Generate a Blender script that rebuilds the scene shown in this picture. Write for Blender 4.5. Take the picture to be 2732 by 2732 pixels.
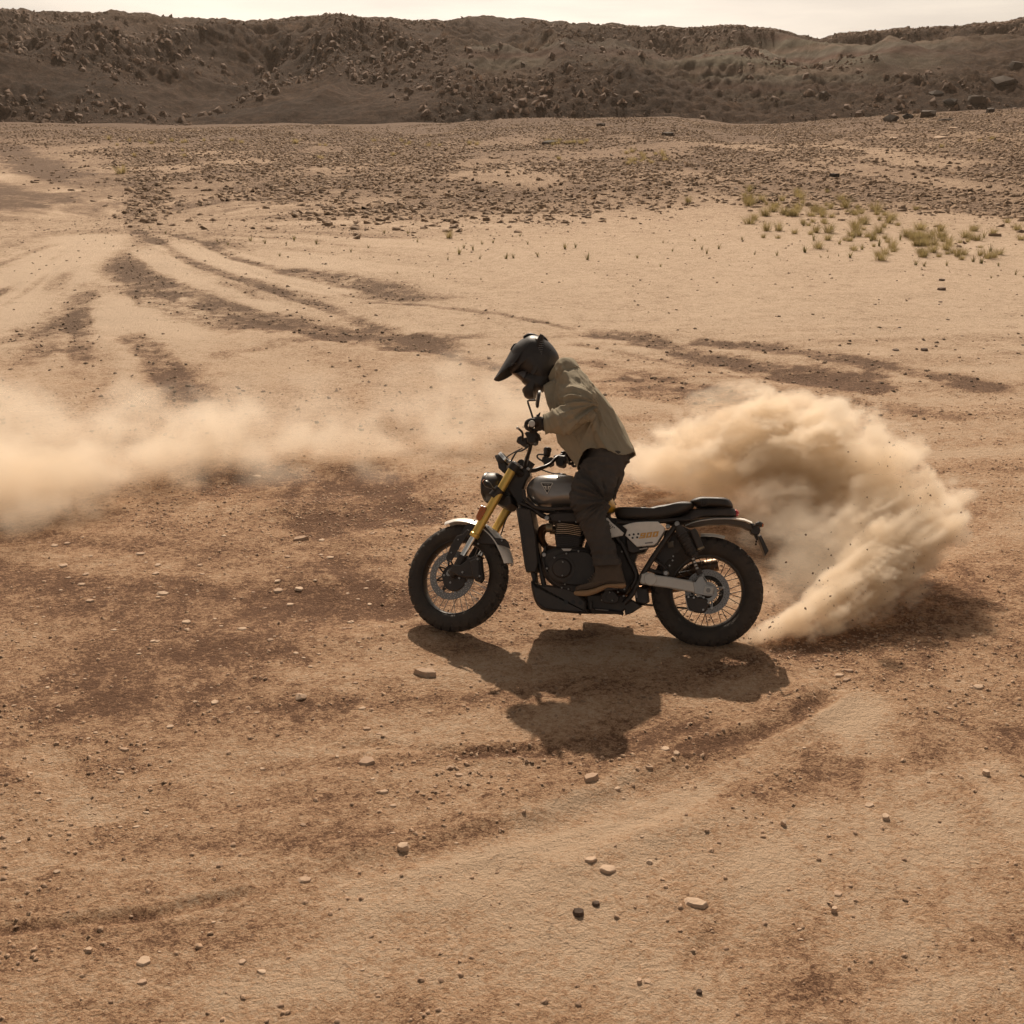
import bpy, bmesh, math, random, time
import numpy as np
from mathutils import Vector, Matrix
R_ = math.radians
T0 = time.time()
rng = np.random.default_rng(7); random.seed(7)
scene = bpy.context.scene; col = scene.collection
for o in list(bpy.data.objects): bpy.data.objects.remove(o)

# ------------------------------------------------------------------ camera, sky, sun, exposure
CAM_H = 3.04; PITCH = 18.9; FPX = 3200.0; HALF = 1366.0
cam_d = bpy.data.cameras.new('camera'); cam = bpy.data.objects.new('camera', cam_d); col.objects.link(cam)
cam.location = (0, 0, CAM_H); cam.rotation_euler = (R_(90 - PITCH), 0, 0)
cam_d.sensor_width = 36; cam_d.lens = 36 * FPX / 2732.0; cam_d.clip_start = .05; cam_d.clip_end = 3000
scene.camera = cam
SUN_EL = 41.5; SUN_AZ_X = -0.05        # the sun stands behind the rider, shadows fall towards the camera
sund = Vector((SUN_AZ_X, 1, math.tan(R_(SUN_EL)))).normalized()   # direction towards the sun
w = bpy.data.worlds.new('World'); scene.world = w; w.use_nodes = True
nt = w.node_tree; nt.nodes.clear()
sky = nt.nodes.new('ShaderNodeTexSky'); sky.sky_type = 'NISHITA'; sky.sun_disc = False
sky.sun_elevation = R_(SUN_EL); sky.sun_rotation = math.atan2(sund.x, sund.y)
sky.altitude = 1200; sky.air_density = .8; sky.dust_density = 6.0; sky.ozone_density = .6
tc = nt.nodes.new('ShaderNodeTexCoord')
mp = nt.nodes.new('ShaderNodeMapping'); mp.inputs['Scale'].default_value = (1.2, 1.2, 9)
nz = nt.nodes.new('ShaderNodeTexNoise'); nz.inputs['Scale'].default_value = 3.0; nz.inputs['Detail'].default_value = 6
cr = nt.nodes.new('ShaderNodeValToRGB')
cr.color_ramp.elements[0].position = .42; cr.color_ramp.elements[0].color = (.62, .555, .485, 1)
cr.color_ramp.elements[1].position = .66; cr.color_ramp.elements[1].color = (.80, .715, .61, 1)
hsv = nt.nodes.new('ShaderNodeHueSaturation'); hsv.inputs['Saturation'].default_value = .12
mu = nt.nodes.new('ShaderNodeMix'); mu.data_type = 'RGBA'; mu.blend_type = 'MULTIPLY'; mu.inputs[0].default_value = 1
bg = nt.nodes.new('ShaderNodeBackground'); bg.inputs['Strength'].default_value = .135
wo = nt.nodes.new('ShaderNodeOutputWorld')
L = nt.links
L.new(tc.outputs['Generated'], mp.inputs['Vector']); L.new(mp.outputs[0], nz.inputs['Vector'])
L.new(nz.outputs['Fac'], cr.inputs['Fac']); L.new(sky.outputs[0], hsv.inputs['Color'])
L.new(hsv.outputs[0], mu.inputs[6]); L.new(cr.outputs[0], mu.inputs[7])
L.new(mu.outputs[2], bg.inputs['Color']); L.new(bg.outputs[0], wo.inputs['Surface'])
sl = bpy.data.lights.new('sun', 'SUN'); sl.energy = 4.8; sl.angle = R_(.8); sl.color = (1.0, .855, .69)
so = bpy.data.objects.new('sun', sl); col.objects.link(so); so.location = sund * 60
so.rotation_euler = sund.to_track_quat('Z', 'Y').to_euler()
vs = scene.view_settings; scene.display_settings.display_device = 'sRGB'
vs.view_transform = 'Standard'; vs.look = 'None'; vs.exposure = 0.0; vs.gamma = 1.0; vs.use_curve_mapping = False
cy = scene.cycles
cy.max_bounces = 8; cy.diffuse_bounces = 2; cy.glossy_bounces = 2; cy.transmission_bounces = 3; cy.volume_bounces = 6
cy.transparent_max_bounces = 96; cy.use_denoising = True; cy.caustics_reflective = False; cy.caustics_refractive = False
cy.sample_clamp_indirect = 4.0; cy.use_adaptive_sampling = True; cy.adaptive_threshold = .02
cy.volume_step_rate = 2.0; cy.volume_max_steps = 256

# ------------------------------------------------------------------ from photograph pixels (2732 wide) to points of the place
CP, SP = math.cos(R_(PITCH)), math.sin(R_(PITCH))
def raydir(px, py):
    u = (px - HALF) / FPX; v = (HALF - py) / FPX
    return np.array([u, CP + v * SP, -SP + v * CP])
CAMP = np.array([0, 0, CAM_H])
def ground(px, py, z=0.0):
    d = raydir(px, py); t = (z - CAM_H) / d[2]
    return CAMP + d * t
def at_y(px, py, y):
    d = raydir(px, py); return CAMP + d * (y / d[1])

# ------------------------------------------------------------------ noise
def _h(ix, iy, iz, s):
    n = (ix * 374761393 + iy * 668265263 + iz * 2147483647 + s * 974634777) & 0xFFFFFFFF
    n = ((n ^ (n >> 13)) * 1274126177) & 0xFFFFFFFF
    n = (n ^ (n >> 16)) & 0xFFFFFF
    return n.astype(np.float32) / np.float32(0xFFFFFF)
def vnoise(x, y, z=None, s=0):
    x = np.asarray(x, dtype=np.float32); y = np.asarray(y, dtype=np.float32)
    ix = np.floor(x).astype(np.int64); iy = np.floor(y).astype(np.int64)
    fx = x - ix; fy = y - iy; fx = fx * fx * (3 - 2 * fx); fy = fy * fy * (3 - 2 * fy)
    if z is None:
        a = _h(ix, iy, 0, s); b = _h(ix + 1, iy, 0, s); c = _h(ix, iy + 1, 0, s); d = _h(ix + 1, iy + 1, 0, s)
        return (a + (b - a) * fx) * (1 - fy) + (c + (d - c) * fx) * fy
    z = np.asarray(z, dtype=np.float32); iz = np.floor(z).astype(np.int64); fz = z - iz; fz = fz * fz * (3 - 2 * fz)
    r = []
    for k in (0, 1):
        a = _h(ix, iy, iz + k, s); b = _h(ix + 1, iy, iz + k, s); c = _h(ix, iy + 1, iz + k, s); d = _h(ix + 1, iy + 1, iz + k, s)
        r.append((a + (b - a) * fx) * (1 - fy) + (c + (d - c) * fx) * fy)
    return r[0] + (r[1] - r[0]) * fz
def fbm(x, y, z=None, oct=4, s=0, gain=.5, ridge=False):
    t = 0; a = 1; n = 0
    for k in range(oct):
        f = 2.03 ** k
        v = vnoise(x * f + 17.3 * k, y * f - 9.1 * k, None if z is None else z * f + 4.7 * k, s + k)
        if ridge: v = 1 - np.abs(2 * v - 1)
        t = t + a * v; n += a; a *= gain
    return t / n
def sstep(a, b, x):
    t = np.clip((x - a) / (b - a), 0, 1); return t * t * (3 - 2 * t)
def polydist(X, Y, pts):
    """distance of points to a polyline, and how far along it (0..1)"""
    best = np.full(X.shape, 1e9, np.float32); par = np.zeros(X.shape, np.float32); side = np.zeros(X.shape, np.float32)
    pts = np.asarray(pts, float); n = len(pts) - 1
    for i in range(n):
        a, b = pts[i], pts[i + 1]; d = b - a; l2 = max(1e-9, (d ** 2).sum())
        t = np.clip(((X - a[0]) * d[0] + (Y - a[1]) * d[1]) / l2, 0, 1)
        ex = X - a[0] - t * d[0]; ey = Y - a[1] - t * d[1]; q = np.sqrt(ex * ex + ey * ey)
        m = q < best; best = np.where(m, q, best); par = np.where(m, (i + t) / n, par)
        side = np.where(m, np.sign(d[0] * ey - d[1] * ex), side)
    return best, par, side

# ------------------------------------------------------------------ mesh helpers
def tag(o, label=None, cat=None, group=None, kind=None):
    if label: o['label'] = label
    if cat: o['category'] = cat
    if group: o['group'] = group
    if kind: o['kind'] = kind
    return o
def mesh_np(name, V, F, smooth=True, mat=None):
    """V (n,3), F (m,k) arrays"""
    me = bpy.data.meshes.new(name); V = np.asarray(V, np.float32); F = np.asarray(F, np.int32)
    k = F.shape[1]
    me.vertices.add(len(V)); me.vertices.foreach_set('co', V.ravel())
    me.loops.add(F.size); me.loops.foreach_set('vertex_index', F.ravel())
    me.polygons.add(len(F)); me.polygons.foreach_set('loop_start', np.arange(0, F.size, k, dtype=np.int32))
    me.update(calc_edges=True)
    if smooth: me.shade_smooth()
    if mat: me.materials.append(mat)
    return me
def link(name, me, parent=None):
    o = bpy.data.objects.new(name, me); col.objects.link(o)
    if parent: o.parent = parent
    return o
def empty(name, loc=(0, 0, 0)):
    o = bpy.data.objects.new(name, None); col.objects.link(o); o.location = loc; o.empty_display_size = .1
    return o

# ------------------------------------------------------------------ materials
def newmat(name):
    m = bpy.data.materials.new(name); m.use_nodes = True
    n = m.node_tree; b = n.nodes['Principled BSDF']; return m, n, b
def mat(name, c, rough=.5, metal=0., c2=None, scale=40., bump=0., bscale=None, dust=0., spec=.5, coat=0., emis=None):
    m, n, b = newmat(name); l = n.links
    tc = n.nodes.new('ShaderNodeTexCoord')
    nz = n.nodes.new('ShaderNodeTexNoise'); nz.inputs['Scale'].default_value = scale; nz.inputs['Detail'].default_value = 5
    l.new(tc.outputs['Object'], nz.inputs['Vector'])
    mx = n.nodes.new('ShaderNodeMix'); mx.data_type = 'RGBA'
    mx.inputs[6].default_value = (*c, 1); c2 = c2 or tuple(min(1, q * 1.25 + .004) for q in c); mx.inputs[7].default_value = (*c2, 1)
    l.new(nz.outputs['Fac'], mx.inputs[0]); out = mx.outputs[2]
    if dust > 0:                                   # settled dirt, patchy
        n2 = n.nodes.new('ShaderNodeTexNoise'); n2.inputs['Scale'].default_value = 9; n2.inputs['Detail'].default_value = 8; n2.inputs['Roughness'].default_value = .65
        l.new(tc.outputs['Object'], n2.inputs['Vector'])
        mr = n.nodes.new('ShaderNodeMapRange'); mr.inputs[1].default_value = .42; mr.inputs[2].default_value = .75
        mr.inputs[3].default_value = dust * .35; mr.inputs[4].default_value = dust
        l.new(n2.outputs['Fac'], mr.inputs[0])
        m2 = n.nodes.new('ShaderNodeMix'); m2.data_type = 'RGBA'; m2.inputs[7].default_value = (.30, .205, .13, 1)
        l.new(mr.outputs[0], m2.inputs[0]); l.new(out, m2.inputs[6]); out = m2.outputs[2]
        m3 = n.nodes.new('ShaderNodeMapRange'); m3.inputs[3].default_value = rough; m3.inputs[4].default_value = .85
        l.new(mr.outputs[0], m3.inputs[0]); l.new(m3.outputs[0], b.inputs['Roughness'])
    else: b.inputs['Roughness'].default_value = rough
    l.new(out, b.inputs['Base Color'])
    b.inputs['Metallic'].default_value = metal; b.inputs['Specular IOR Level'].default_value = spec
    if coat: b.inputs['Coat Weight'].default_value = coat; b.inputs['Coat Roughness'].default_value = .12
    if bump:
        n3 = n.nodes.new('ShaderNodeTexNoise'); n3.inputs['Scale'].default_value = bscale or scale * 3; n3.inputs['Detail'].default_value = 6
        l.new(tc.outputs['Object'], n3.inputs['Vector'])
        bp = n.nodes.new('ShaderNodeBump'); bp.inputs['Strength'].default_value = bump; bp.inputs['Distance'].default_value = .01
        l.new(n3.outputs['Fac'], bp.inputs['Height']); l.new(bp.outputs[0], b.inputs['Normal'])
    return m

# ------------------------------------------------------------------ ground: height and soil
def z3(x, y): return (x / 1.4143, 380 + y / 1.4143)
def z4(x, y): return (1366 + x / 1.4143, 380 + y / 1.4143)
def z5(x, y): return (x / 1.4143, 1000 + y / 1.4143)
def z6(x, y): return (x / 1.4143, 1800 + y / 1.4143)
def z7(x, y): return (1366 + x / 1.4143, 1800 + y / 1.4143)
def G(f, *p): return [tuple(ground(*f(*q))[:2]) for q in p]
# (points, half width m, depth m, lip m, dark -1..1)
TRACKS = [
 (G(z3, (470, 300), (550, 360), (640, 400), (740, 460), (900, 515), (1050, 560), (1180, 600), (1290, 645), (1410, 700), (1560, 745), (1700, 790), (1900, 850)), .16, .035, .02, .75),
 (G(z3, (430, 400), (470, 500), (540, 560), (640, 615), (720, 650), (820, 690), (950, 725)), .42, .05, .03, .9),
 (G(z3, (480, 430), (540, 490), (620, 540), (760, 580), (850, 620), (1000, 675), (1200, 715), (1420, 735), (1600, 765), (1800, 790)), .34, .04, .02, .8),
 (G(z3, (640, 350), (780, 385), (900, 440), (1050, 480), (1150, 488)), .14, .03, .02, .7),
 (G(z3, (1040, 478), (1200, 500), (1350, 530), (1500, 560), (1600, 582), (1700, 598)), .42, .03, .02, .8),
 (G(z3, (700, 590), (950, 640), (1100, 665)), .2, .02, .02, .35),
 (G(z3, (780, 820), (900, 790), (1150, 745), (1400, 730), (1700, 735), (1900, 720)), .16, .02, .01, .55),
 (G(z3, (1350, 600), (1600, 610), (1880, 655)), .1, .02, .01, .55),
 (G(z3, (1420, 770), (1600, 790), (1800, 830), (1932, 860)), .15, .02, .01, .6),
 (G(z3, (480, 715), (540, 760), (590, 810), (640, 870), (700, 940), (760, 990)), .2, .03, .02, .85),
 (G(z3, (300, 620), (300, 700), (305, 790), (300, 830)), .16, .02, .02, .9),
 (G(z3, (250, 470), (200, 560), (120, 680), (40, 780)), .25, .03, .02, .45),
 (G(z3, (330, 560), (270, 640), (180, 760), (60, 860)), .2, .03, .02, .5),
 (G(z3, (390, 340), (330, 430), (220, 530), (100, 620), (-60, 720)), .55, .02, .03, -1.1),
 (G(z3, (300, 350), (180, 420), (60, 500), (-80, 560)), .5, .02, .03, -.8),
 (G(z3, (520, 400), (620, 470), (760, 540), (900, 590), (1100, 640)), .25, .01, .02, -.9),
 (G(z3, (640, 380), (800, 440), (950, 490), (1150, 540), (1350, 570)), .25, .01, .02, -.8),
 (G(z3, (-60, 600), (80, 520), (200, 440), (300, 370)), .09, .02, .01, .6),
 (G(z3, (-60, 650), (60, 590), (160, 510), (260, 430)), .07, .02, .01, .55),
 (G(z3, (-60, 480), (80, 430), (220, 380)), .12, .02, .01, .5),
 (G(z3, (560, 560), (700, 610), (860, 650), (1020, 690), (1200, 735), (1400, 775)), .10, .02, .01, .6),
 (G(z3, (900, 470), (1050, 520), (1250, 560), (1450, 590)), .08, .02, .01, .45),
 (G(z3, (420, 480), (440, 600), (470, 720)), .2, .0, .01, -.5),
 (G(z4, (200, 760), (450, 800), (700, 850), (900, 900)), .07, .01, .01, .5),
 (G(z4, (150, 820), (400, 850), (650, 905)), .10, .01, .01, .45),
 (G(z3, (160, 60), (120, 140), (60, 210), (0, 250)), 1.2, .05, .05, .6),
 (G(z3, (-20, 110), (80, 130), (180, 165), (280, 180)), .8, .0, .05, -1.),
 (G(z3, (-20, 30), (80, 60), (200, 100), (300, 130)), 1.0, .0, .05, .6),
 (G(z4, (250, 705), (480, 735), (620, 775), (780, 822), (950, 862), (1100, 880), (1300, 890), (1480, 905)), .30, .05, .03, 1.),
 (G(z4, (620, 740), (900, 770), (1150, 800), (1350, 840), (1600, 880), (1930, 960)), .22, .03, .02, .9),
 (G(z4, (300, 890), (500, 920), (700, 960), (900, 1000), (1100, 1040)), .36, .03, .02, .7),
 (G(z4, (950, 880), (1200, 910), (1440, 950)), .25, .03, .02, 1.),
 (G(z4, (1100, 960), (1300, 985), (1500, 1010), (1750, 1060)), .2, .02, .02, .6),
 (G(z4, (-100, 640), (100, 680), (250, 705)), .08, .01, .01, .6),
 (G(z4, (380, 880), (600, 900), (850, 935)), .12, .01, .01, .6),
 (G(z5, (1100, 620), (1250, 560), (1450, 540), (1600, 530), (1720, 520)), .30, .04, .03, 1.),
 (G(z5, (700, 420), (950, 400), (1200, 440), (1400, 420), (1650, 460)), .4, .02, .03, .6),
 (G(z5, (900, 860), (1150, 880), (1350, 870), (1550, 800)), .3, .03, .02, .4),
 (G(z5, (1150, 640), (1300, 720), (1420, 840), (1560, 980)), .12, .02, .015, .35),
 (G(z6, (-60, 970), (300, 935), (600, 905), (800, 860), (1000, 815)), .035, .03, .012, .5),
 (G(z6, (1180, 760), (1450, 712), (1700, 655), (1932, 592), (2150, 530), (2400, 440), (2650, 330), (2900, 210), (3080, 110), (3220, 0)), .08, .012, .010, .35),
 (G(z6, (1100, 820), (1450, 760), (1700, 705), (1932, 640), (2150, 580), (2420, 490), (2700, 370), (2960, 250), (3160, 140), (3290, 30)), .16, .01, .01, -.35),
 (G(z7, (1500, 1318), (1380, 900), (1330, 600), (1310, 300), (1330, 60)), .22, .0, .01, -.3),
 (G(z7, (900, 1318), (950, 1000), (1050, 700), (1180, 400)), .2, .0, .01, -.25),
 (G(z6, (1250, 280), (1400, 262), (1550, 272), (1740, 300), (1932, 290), (2150, 300)), .05, .02, .015, .45),
 (G(z7, (560, 285), (700, 272), (850, 240), (950, 215), (1050, 185), (1150, 115), (1255, 35)), .05, .012, .012, .5),
 (G(z6, (60, 280), (180, 340), (290, 450), (420, 560)), .12, .01, .01, -.5),
 (G(z7, (0, 620), (300, 520), (560, 440), (760, 370)), .2, .02, .02, -.4),
 (G(z7, (700, 980), (850, 1040), (1100, 1250), (1200, 1400)), .25, .02, .01, .4),
 (G(z7, (1300, 40), (1300, 200), (1360, 330)), .2, .0, .02, -.5),
]
def soft_blob(X, Y, px, py, rx, ry):
    g = ground(px, py); return np.exp(-(((X - g[0]) / rx) ** 2 + ((Y - g[1]) / ry) ** 2))
BLOBS = [(520, 1780, .9, .40, .6), (350, 1900, .5, .2, .35), (2620, 1960, .8, .3, .4), (1750, 1990, .5, .15, .3), (900, 1880, 1.0, .35, .35), (330, 2480, 1.2, .3, .15), (1000, 1330, 1.5, .7, .35), (2400, 1560, 1.1, .7, .6), (1500, 2450, .5, .25, .12), (1950, 2520, .35, .3, .2), (2150, 2100, .7, .4, .3), (800, 1480, 1.2, .8, .25), (300, 1560, 1.6, .8, .25),
         (2080, 1720, 1.0, .3, .6), (350, 640, 3.0, 3.0, .55), (230, 760, 2.5, 1.8, .3), (1700, 1480, 1.0, .5, .1), (1000, 2200, 1.0, .3, .3),
         (900, 2160, 1.2, .35, -.3), (1300, 2450, .8, .4, -.5), (1600, 2650, 1.2, .4, -.4), (1980, 1900, .8, .18, -.2), (2600, 2250, 1.2, .4, -.2), (1200, 1800, .5, .2, -.2)]
def ridge_px(px):
    xs = [-3000, -600, 0, 127, 290, 495, 672, 778, 898, 990, 1167, 1258, 1366, 1437, 1600, 1825, 1953, 2073, 2140, 2190, 2243, 2426, 2568, 2674, 2732, 3300, 6000]
    ys = [20, 10, 21, 31, 30, 47, 57, 51, 35, 50, 57, 42, 46, 55, 66, 76, 67, 78, 95, 104, 90, 76, 67, 60, 46, 20, 10]
    return np.interp(px, xs, ys)
def foot_top(px, xs, ys): return np.interp(px, xs, ys)
def pxof(X, Y, z=0.): return HALF + FPX * X / np.maximum(np.maximum(Y, .5) * CP - (z - CAM_H) * SP, .5)
def near_height(X, Y):
    """rolling plain that climbs to a stony slope on the right and low mounds at its far edge"""
    z = (fbm(X * .35, Y * .35, oct=4, s=3) - .5) * .10 * sstep(2, 12, Y) + (fbm(X * 2.2, Y * 2.2, oct=4, s=9) - .5) * .035
    z = z + (fbm(X * .08, Y * .08, oct=3, s=5) - .5) * .8 * sstep(20, 60, Y)
    PX = pxof(X, Y)
    # far edge: wanted height of the stony slope at y = 112 from its skyline in the photograph
    sky = np.interp(PX, [-2000, 0, 700, 1000, 1300, 1500, 1800, 1950, 2100, 2300, 2500, 2732, 4000], [350, 348, 356, 360, 344, 330, 326, 346, 342, 328, 314, 296, 238])
    zt = CAM_H + 112 * np.tan(np.arctan((HALF - sky) / FPX) - R_(PITCH))
    z = z + zt * sstep(38, 112, Y) ** 1.2 + (fbm(X * .09, Y * .09, oct=4, s=57) - .5) * .7 * sstep(75, 112, Y)
    return z
def soil(X, Y):
    dark = np.zeros(X.shape, np.float32); dz = np.zeros(X.shape, np.float32)
    wob = (fbm(X * 1.7, Y * 1.7, oct=4, s=21) - .5); fine = (fbm(X * 9, Y * 9, oct=4, s=31) - .5)
    for pts, hw, dep, lip, dk in TRACKS:
        q = np.asarray(pts); hw = hw * (1.35 if q[:, 1].mean() > 11 else 1); m = (X > q[:, 0].min() - 4 * hw - .3) & (X < q[:, 0].max() + 4 * hw + .3) & (Y > q[:, 1].min() - 4 * hw - .3) & (Y < q[:, 1].max() + 4 * hw + .3)
        if not m.any(): continue
        d, t, sd = polydist(X[m], Y[m], pts)
        hwv = hw * (1 + 1.1 * wob[m] + .9 * fine[m]); d = d + fine[m] * hw * .5
        fade = sstep(0, .08, t) * (1 - sstep(.88, 1, t)) * np.clip(.85 + 1.3 * wob[m], .25, 1.15)
        k = (1 - sstep(.35, 1.25, d / hwv)) * fade
        dark[m] += dk * (1.25 if q[:, 1].mean() > 11 and dk > 0 else 1) * k * (1 + fine[m] * 1.2)
        dz[m] += (.4 if q[:, 1].mean() > 11 else .75) * (-dep * np.exp(-(d / hw) ** 2) + lip * np.exp(-((d - 1.5 * hw) / (.5 * hw)) ** 2)) * fade
    for px, py, rx, ry, a in BLOBS: dark += a * soft_blob(X, Y, px, py, rx, ry) * np.clip(.8 + 2.2 * wob + 1.2 * fine, 0, 2)
    c1 = np.array(ground(*z3(430, 330))[:2]); r1 = np.hypot(X - c1[0], Y - c1[1]); a1 = np.arctan2(Y - c1[1], X - c1[0])
    PXs = pxof(X, Y); m1 = sstep(1600, 500, PXs) * sstep(9.5, 12, Y) * (1 - sstep(38, 48, Y))
    st = fbm(a1 * 9, r1 * .22, oct=5, s=301, gain=.6) - .5; m1 = m1 * sstep(2, 7, r1); dark += m1 * (st * 2.5 + .08); dz += m1 * st * -.03
    c2 = np.array([-1.5, 13.5]); r2 = np.hypot(X - c2[0], Y - c2[1]); a2 = np.arctan2(Y - c2[1], X - c2[0]); m2 = 1 - sstep(8.5, 11, Y)
    s2 = fbm(r2 * 3.2, a2 * 1.6, oct=5, s=311, gain=.6) - .5; dark += m2 * s2 * 1.5;
    c4 = np.array(ground(2330, 1700)[:2]); r4 = np.hypot(X - c4[0], Y - c4[1]); a4 = np.arctan2(Y - c4[1], X - c4[0]); m4 = (1 - sstep(5.2, 6.3, Y)) * sstep(.4, 1.5, r4); s4 = fbm(a4 * 11, r4 * .5, oct=5, s=331, gain=.6) - .5; dark += m4 * s4 * 1.25; dz += m2 * s2 * -.012
    c3 = np.array([-6., 40.]); r3 = np.hypot((X - c3[0]) * .5, Y - c3[1]); m3 = sstep(1100, 1500, PXs) * sstep(8, 10, Y) * (1 - sstep(15, 19, Y))
    s3 = fbm(r3 * 2.6, X * .12, oct=5, s=321, gain=.6) - .5; dark += m3 * s3 * 1.7
    # trampled foreground is browner than the pale crust further out
    PXY = 1 - sstep(7.5, 11.5, Y + 1.5 * wob - .0 * X)
    dark += .44 * PXY + .0
    dark += (fbm(X * .9 + 3, Y * .9, oct=5, s=41) - .5) * .85 * (.35 + .65 * PXY) + fine * .5
    far = sstep(24, 45, Y); dark += far * (.62 + .8 * (fbm(X * .12, Y * .12, oct=4, s=51) - .5)) + .35 * sstep(70, 95, Y) + .55 * sstep(88, 112, Y + 14 * (fbm(X * .06, Y * .06, oct=3, s=55) - .5))
    return np.clip(dark, -.6, 1.3), dz
def field_density(x, y):
    """how thickly the dark rubble lies"""
    px = pxof(x, y); el = np.arctan2(CAM_H - near_height(x, y), np.maximum(y, .1)); py = HALF - FPX * np.tan(R_(PITCH) - el)
    lo_edge = np.interp(px, [0, 300, 430, 700, 1100, 1500, 1900, 2200, 2732], [430, 600, 610, 590, 600, 590, 520, 560, 650])
    d = sstep(0, 1, (lo_edge + 30 - py) / 150 + .15) * np.where(px < 330, .5, 1)
    clump = fbm(x * .25, y * .12, oct=4, s=221); d = d * (.15 + 1.2 * sstep(.34, .60, clump)) * (.55 + .45 * sstep(.40, .60, fbm(x * 1.1, y * .6, oct=3, s=227)))
    d = d * (1 - .8 * np.exp(-(((px - 120) / 150) ** 2 + ((py - 480) / 90) ** 2))) + 1.1 * np.exp(-(((px - 390) / 50) ** 2 + ((py - 520) / 60) ** 2))
    d = d * (1 - .7 * np.exp(-(((px - 2200) / 200) ** 2 + ((py - 620) / 70) ** 2)))
    return np.clip(d, 0, 1.4) * sstep(17, 26, y)
def height(X, Y):
    X = np.atleast_1d(np.asarray(X, float)); Y = np.atleast_1d(np.asarray(Y, float))
    d, dz = soil(X, Y); return near_height(X, Y) + dz
NC, NR = 660, 760
u = np.linspace(-1, 1, NC); au = np.abs(u)
prof = np.where(au < .84, au / .84, 1 + (au - .84) / .16 * 5 * (.3 + .7 * (au - .84) / .16))
rows = np.concatenate([np.linspace(-14, 2.6, 22)[:-1], 2.6 * (148 / 2.6) ** (np.linspace(0, 1, NR - 21))])
X = (np.sign(u) * prof)[None, :] * (.46 * (np.maximum(rows, 2.6)[:, None] + .4)); Y = np.repeat(rows[:, None], NC, 1)
X = X + .0 * Y
DK, DZ = soil(X, Y); Z = near_height(X, Y) + DZ; DK = DK + .45 * field_density(X, Y)
ii = np.arange(NR * NC).reshape(NR, NC)
F = np.stack([ii[:-1, :-1], ii[:-1, 1:], ii[1:, 1:], ii[1:, :-1]], -1).reshape(-1, 4)
def soil_material():
    m, n, b = newmat('desert_soil'); l = n.links
    geo = n.nodes.new('ShaderNodeNewGeometry'); at = n.nodes.new('ShaderNodeAttribute'); at.attribute_name = 'soil'
    def noise(sc, det=6, rough=.6, vec=None):
        q = n.nodes.new('ShaderNodeTexNoise'); q.inputs['Scale'].default_value = sc; q.inputs['Detail'].default_value = det; q.inputs['Roughness'].default_value = rough
        l.new(vec or geo.outputs['Position'], q.inputs['Vector']); return q.outputs['Fac']
    def math_(op, a, b_=None, c=None, clamp=False):
        q = n.nodes.new('ShaderNodeMath'); q.operation = op; q.use_clamp = clamp
        for k, v in enumerate((a, b_, c)):
            if v is None: continue
            if isinstance(v, (int, float)): q.inputs[k].default_value = v
            else: l.new(v, q.inputs[k])
        return q.outputs[0]
    n1 = noise(3.5, 8, .62); n2 = noise(26, 8, .7); n3 = noise(150, 4, .7)
    s = math_('ADD', at.outputs['Fac'], math_('MULTIPLY', math_('SUBTRACT', n1, .5), .7))
    s = math_('ADD', s, math_('MULTIPLY', math_('SUBTRACT', n2, .5), 1.35))
    s = math_('ADD', s, math_('MULTIPLY', math_('SUBTRACT', n3, .5), .85))
    n5 = noise(6.5, 10, .68); n6 = noise(55, 6, .75)
    fl_ = math_('MULTIPLY', math_('SUBTRACT', n5, .60, clamp=True), 5.5, clamp=True)
    s = math_('ADD', s, math_('MULTIPLY', fl_, .55)); s = math_('ADD', s, math_('MULTIPLY', math_('SUBTRACT', n6, .5), 1.1))
    for sc_, am in ((150, .55), (52, .50), (17, .30)):           # every grain its own shade
        vg = n.nodes.new('ShaderNodeTexVoronoi'); vg.inputs['Scale'].default_value = sc_; l.new(geo.outputs['Position'], vg.inputs['Vector'])
        sg = n.nodes.new('ShaderNodeSeparateColor'); l.new(vg.outputs['Color'], sg.inputs[0]); s = math_('ADD', s, math_('MULTIPLY', math_('SUBTRACT', sg.outputs[0], .5), am))
    vb = n.nodes.new('ShaderNodeTexVoronoi'); vb.inputs['Scale'].default_value = 75; l.new(geo.outputs['Position'], vb.inputs['Vector'])
    fac = math_('ADD', math_('MULTIPLY', s, .72), .16, clamp=True)
    def ramp(cs):
        q = n.nodes.new('ShaderNodeValToRGB'); e = q.color_ramp
        for k, (p_, c_) in enumerate(cs):
            x = e.elements[k] if k < 2 else e.elements.new(p_)
            if k < 2: x.position = (0., 1.)[k]
            x.color = (*c_, 1)
        l.new(fac, q.inputs['Fac']); return q.outputs[0]
    near_ = ramp([(0, (.60, .43, .295)), (1, (.165, .088, .052)), (.28, (.54, .355, .228)), (.55, (.46, .280, .165)), (.8, (.30, .170, .100))])
    far_ = ramp([(0, (.64, .49, .36)), (1, (.15, .098, .065)), (.28, (.56, .415, .295)), (.55, (.36, .25, .168)), (.8, (.235, .158, .105))])
    an = n.nodes.new('ShaderNodeAttribute'); an.attribute_name = 'red_soil'
    cr = n.nodes.new('ShaderNodeMix'); cr.data_type = 'RGBA'; l.new(an.outputs['Fac'], cr.inputs[0]); l.new(far_, cr.inputs[6]); l.new(near_, cr.inputs[7])
    # specks of dark grit
    vo = n.nodes.new('ShaderNodeTexVoronoi'); vo.inputs['Scale'].default_value = 34; l.new(geo.outputs['Position'], vo.inputs['Vector'])
    vd = math_('LESS_THAN', vo.outputs['Distance'], math_('MULTIPLY', math_('SUBTRACT', n1, .38), .95))
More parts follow.
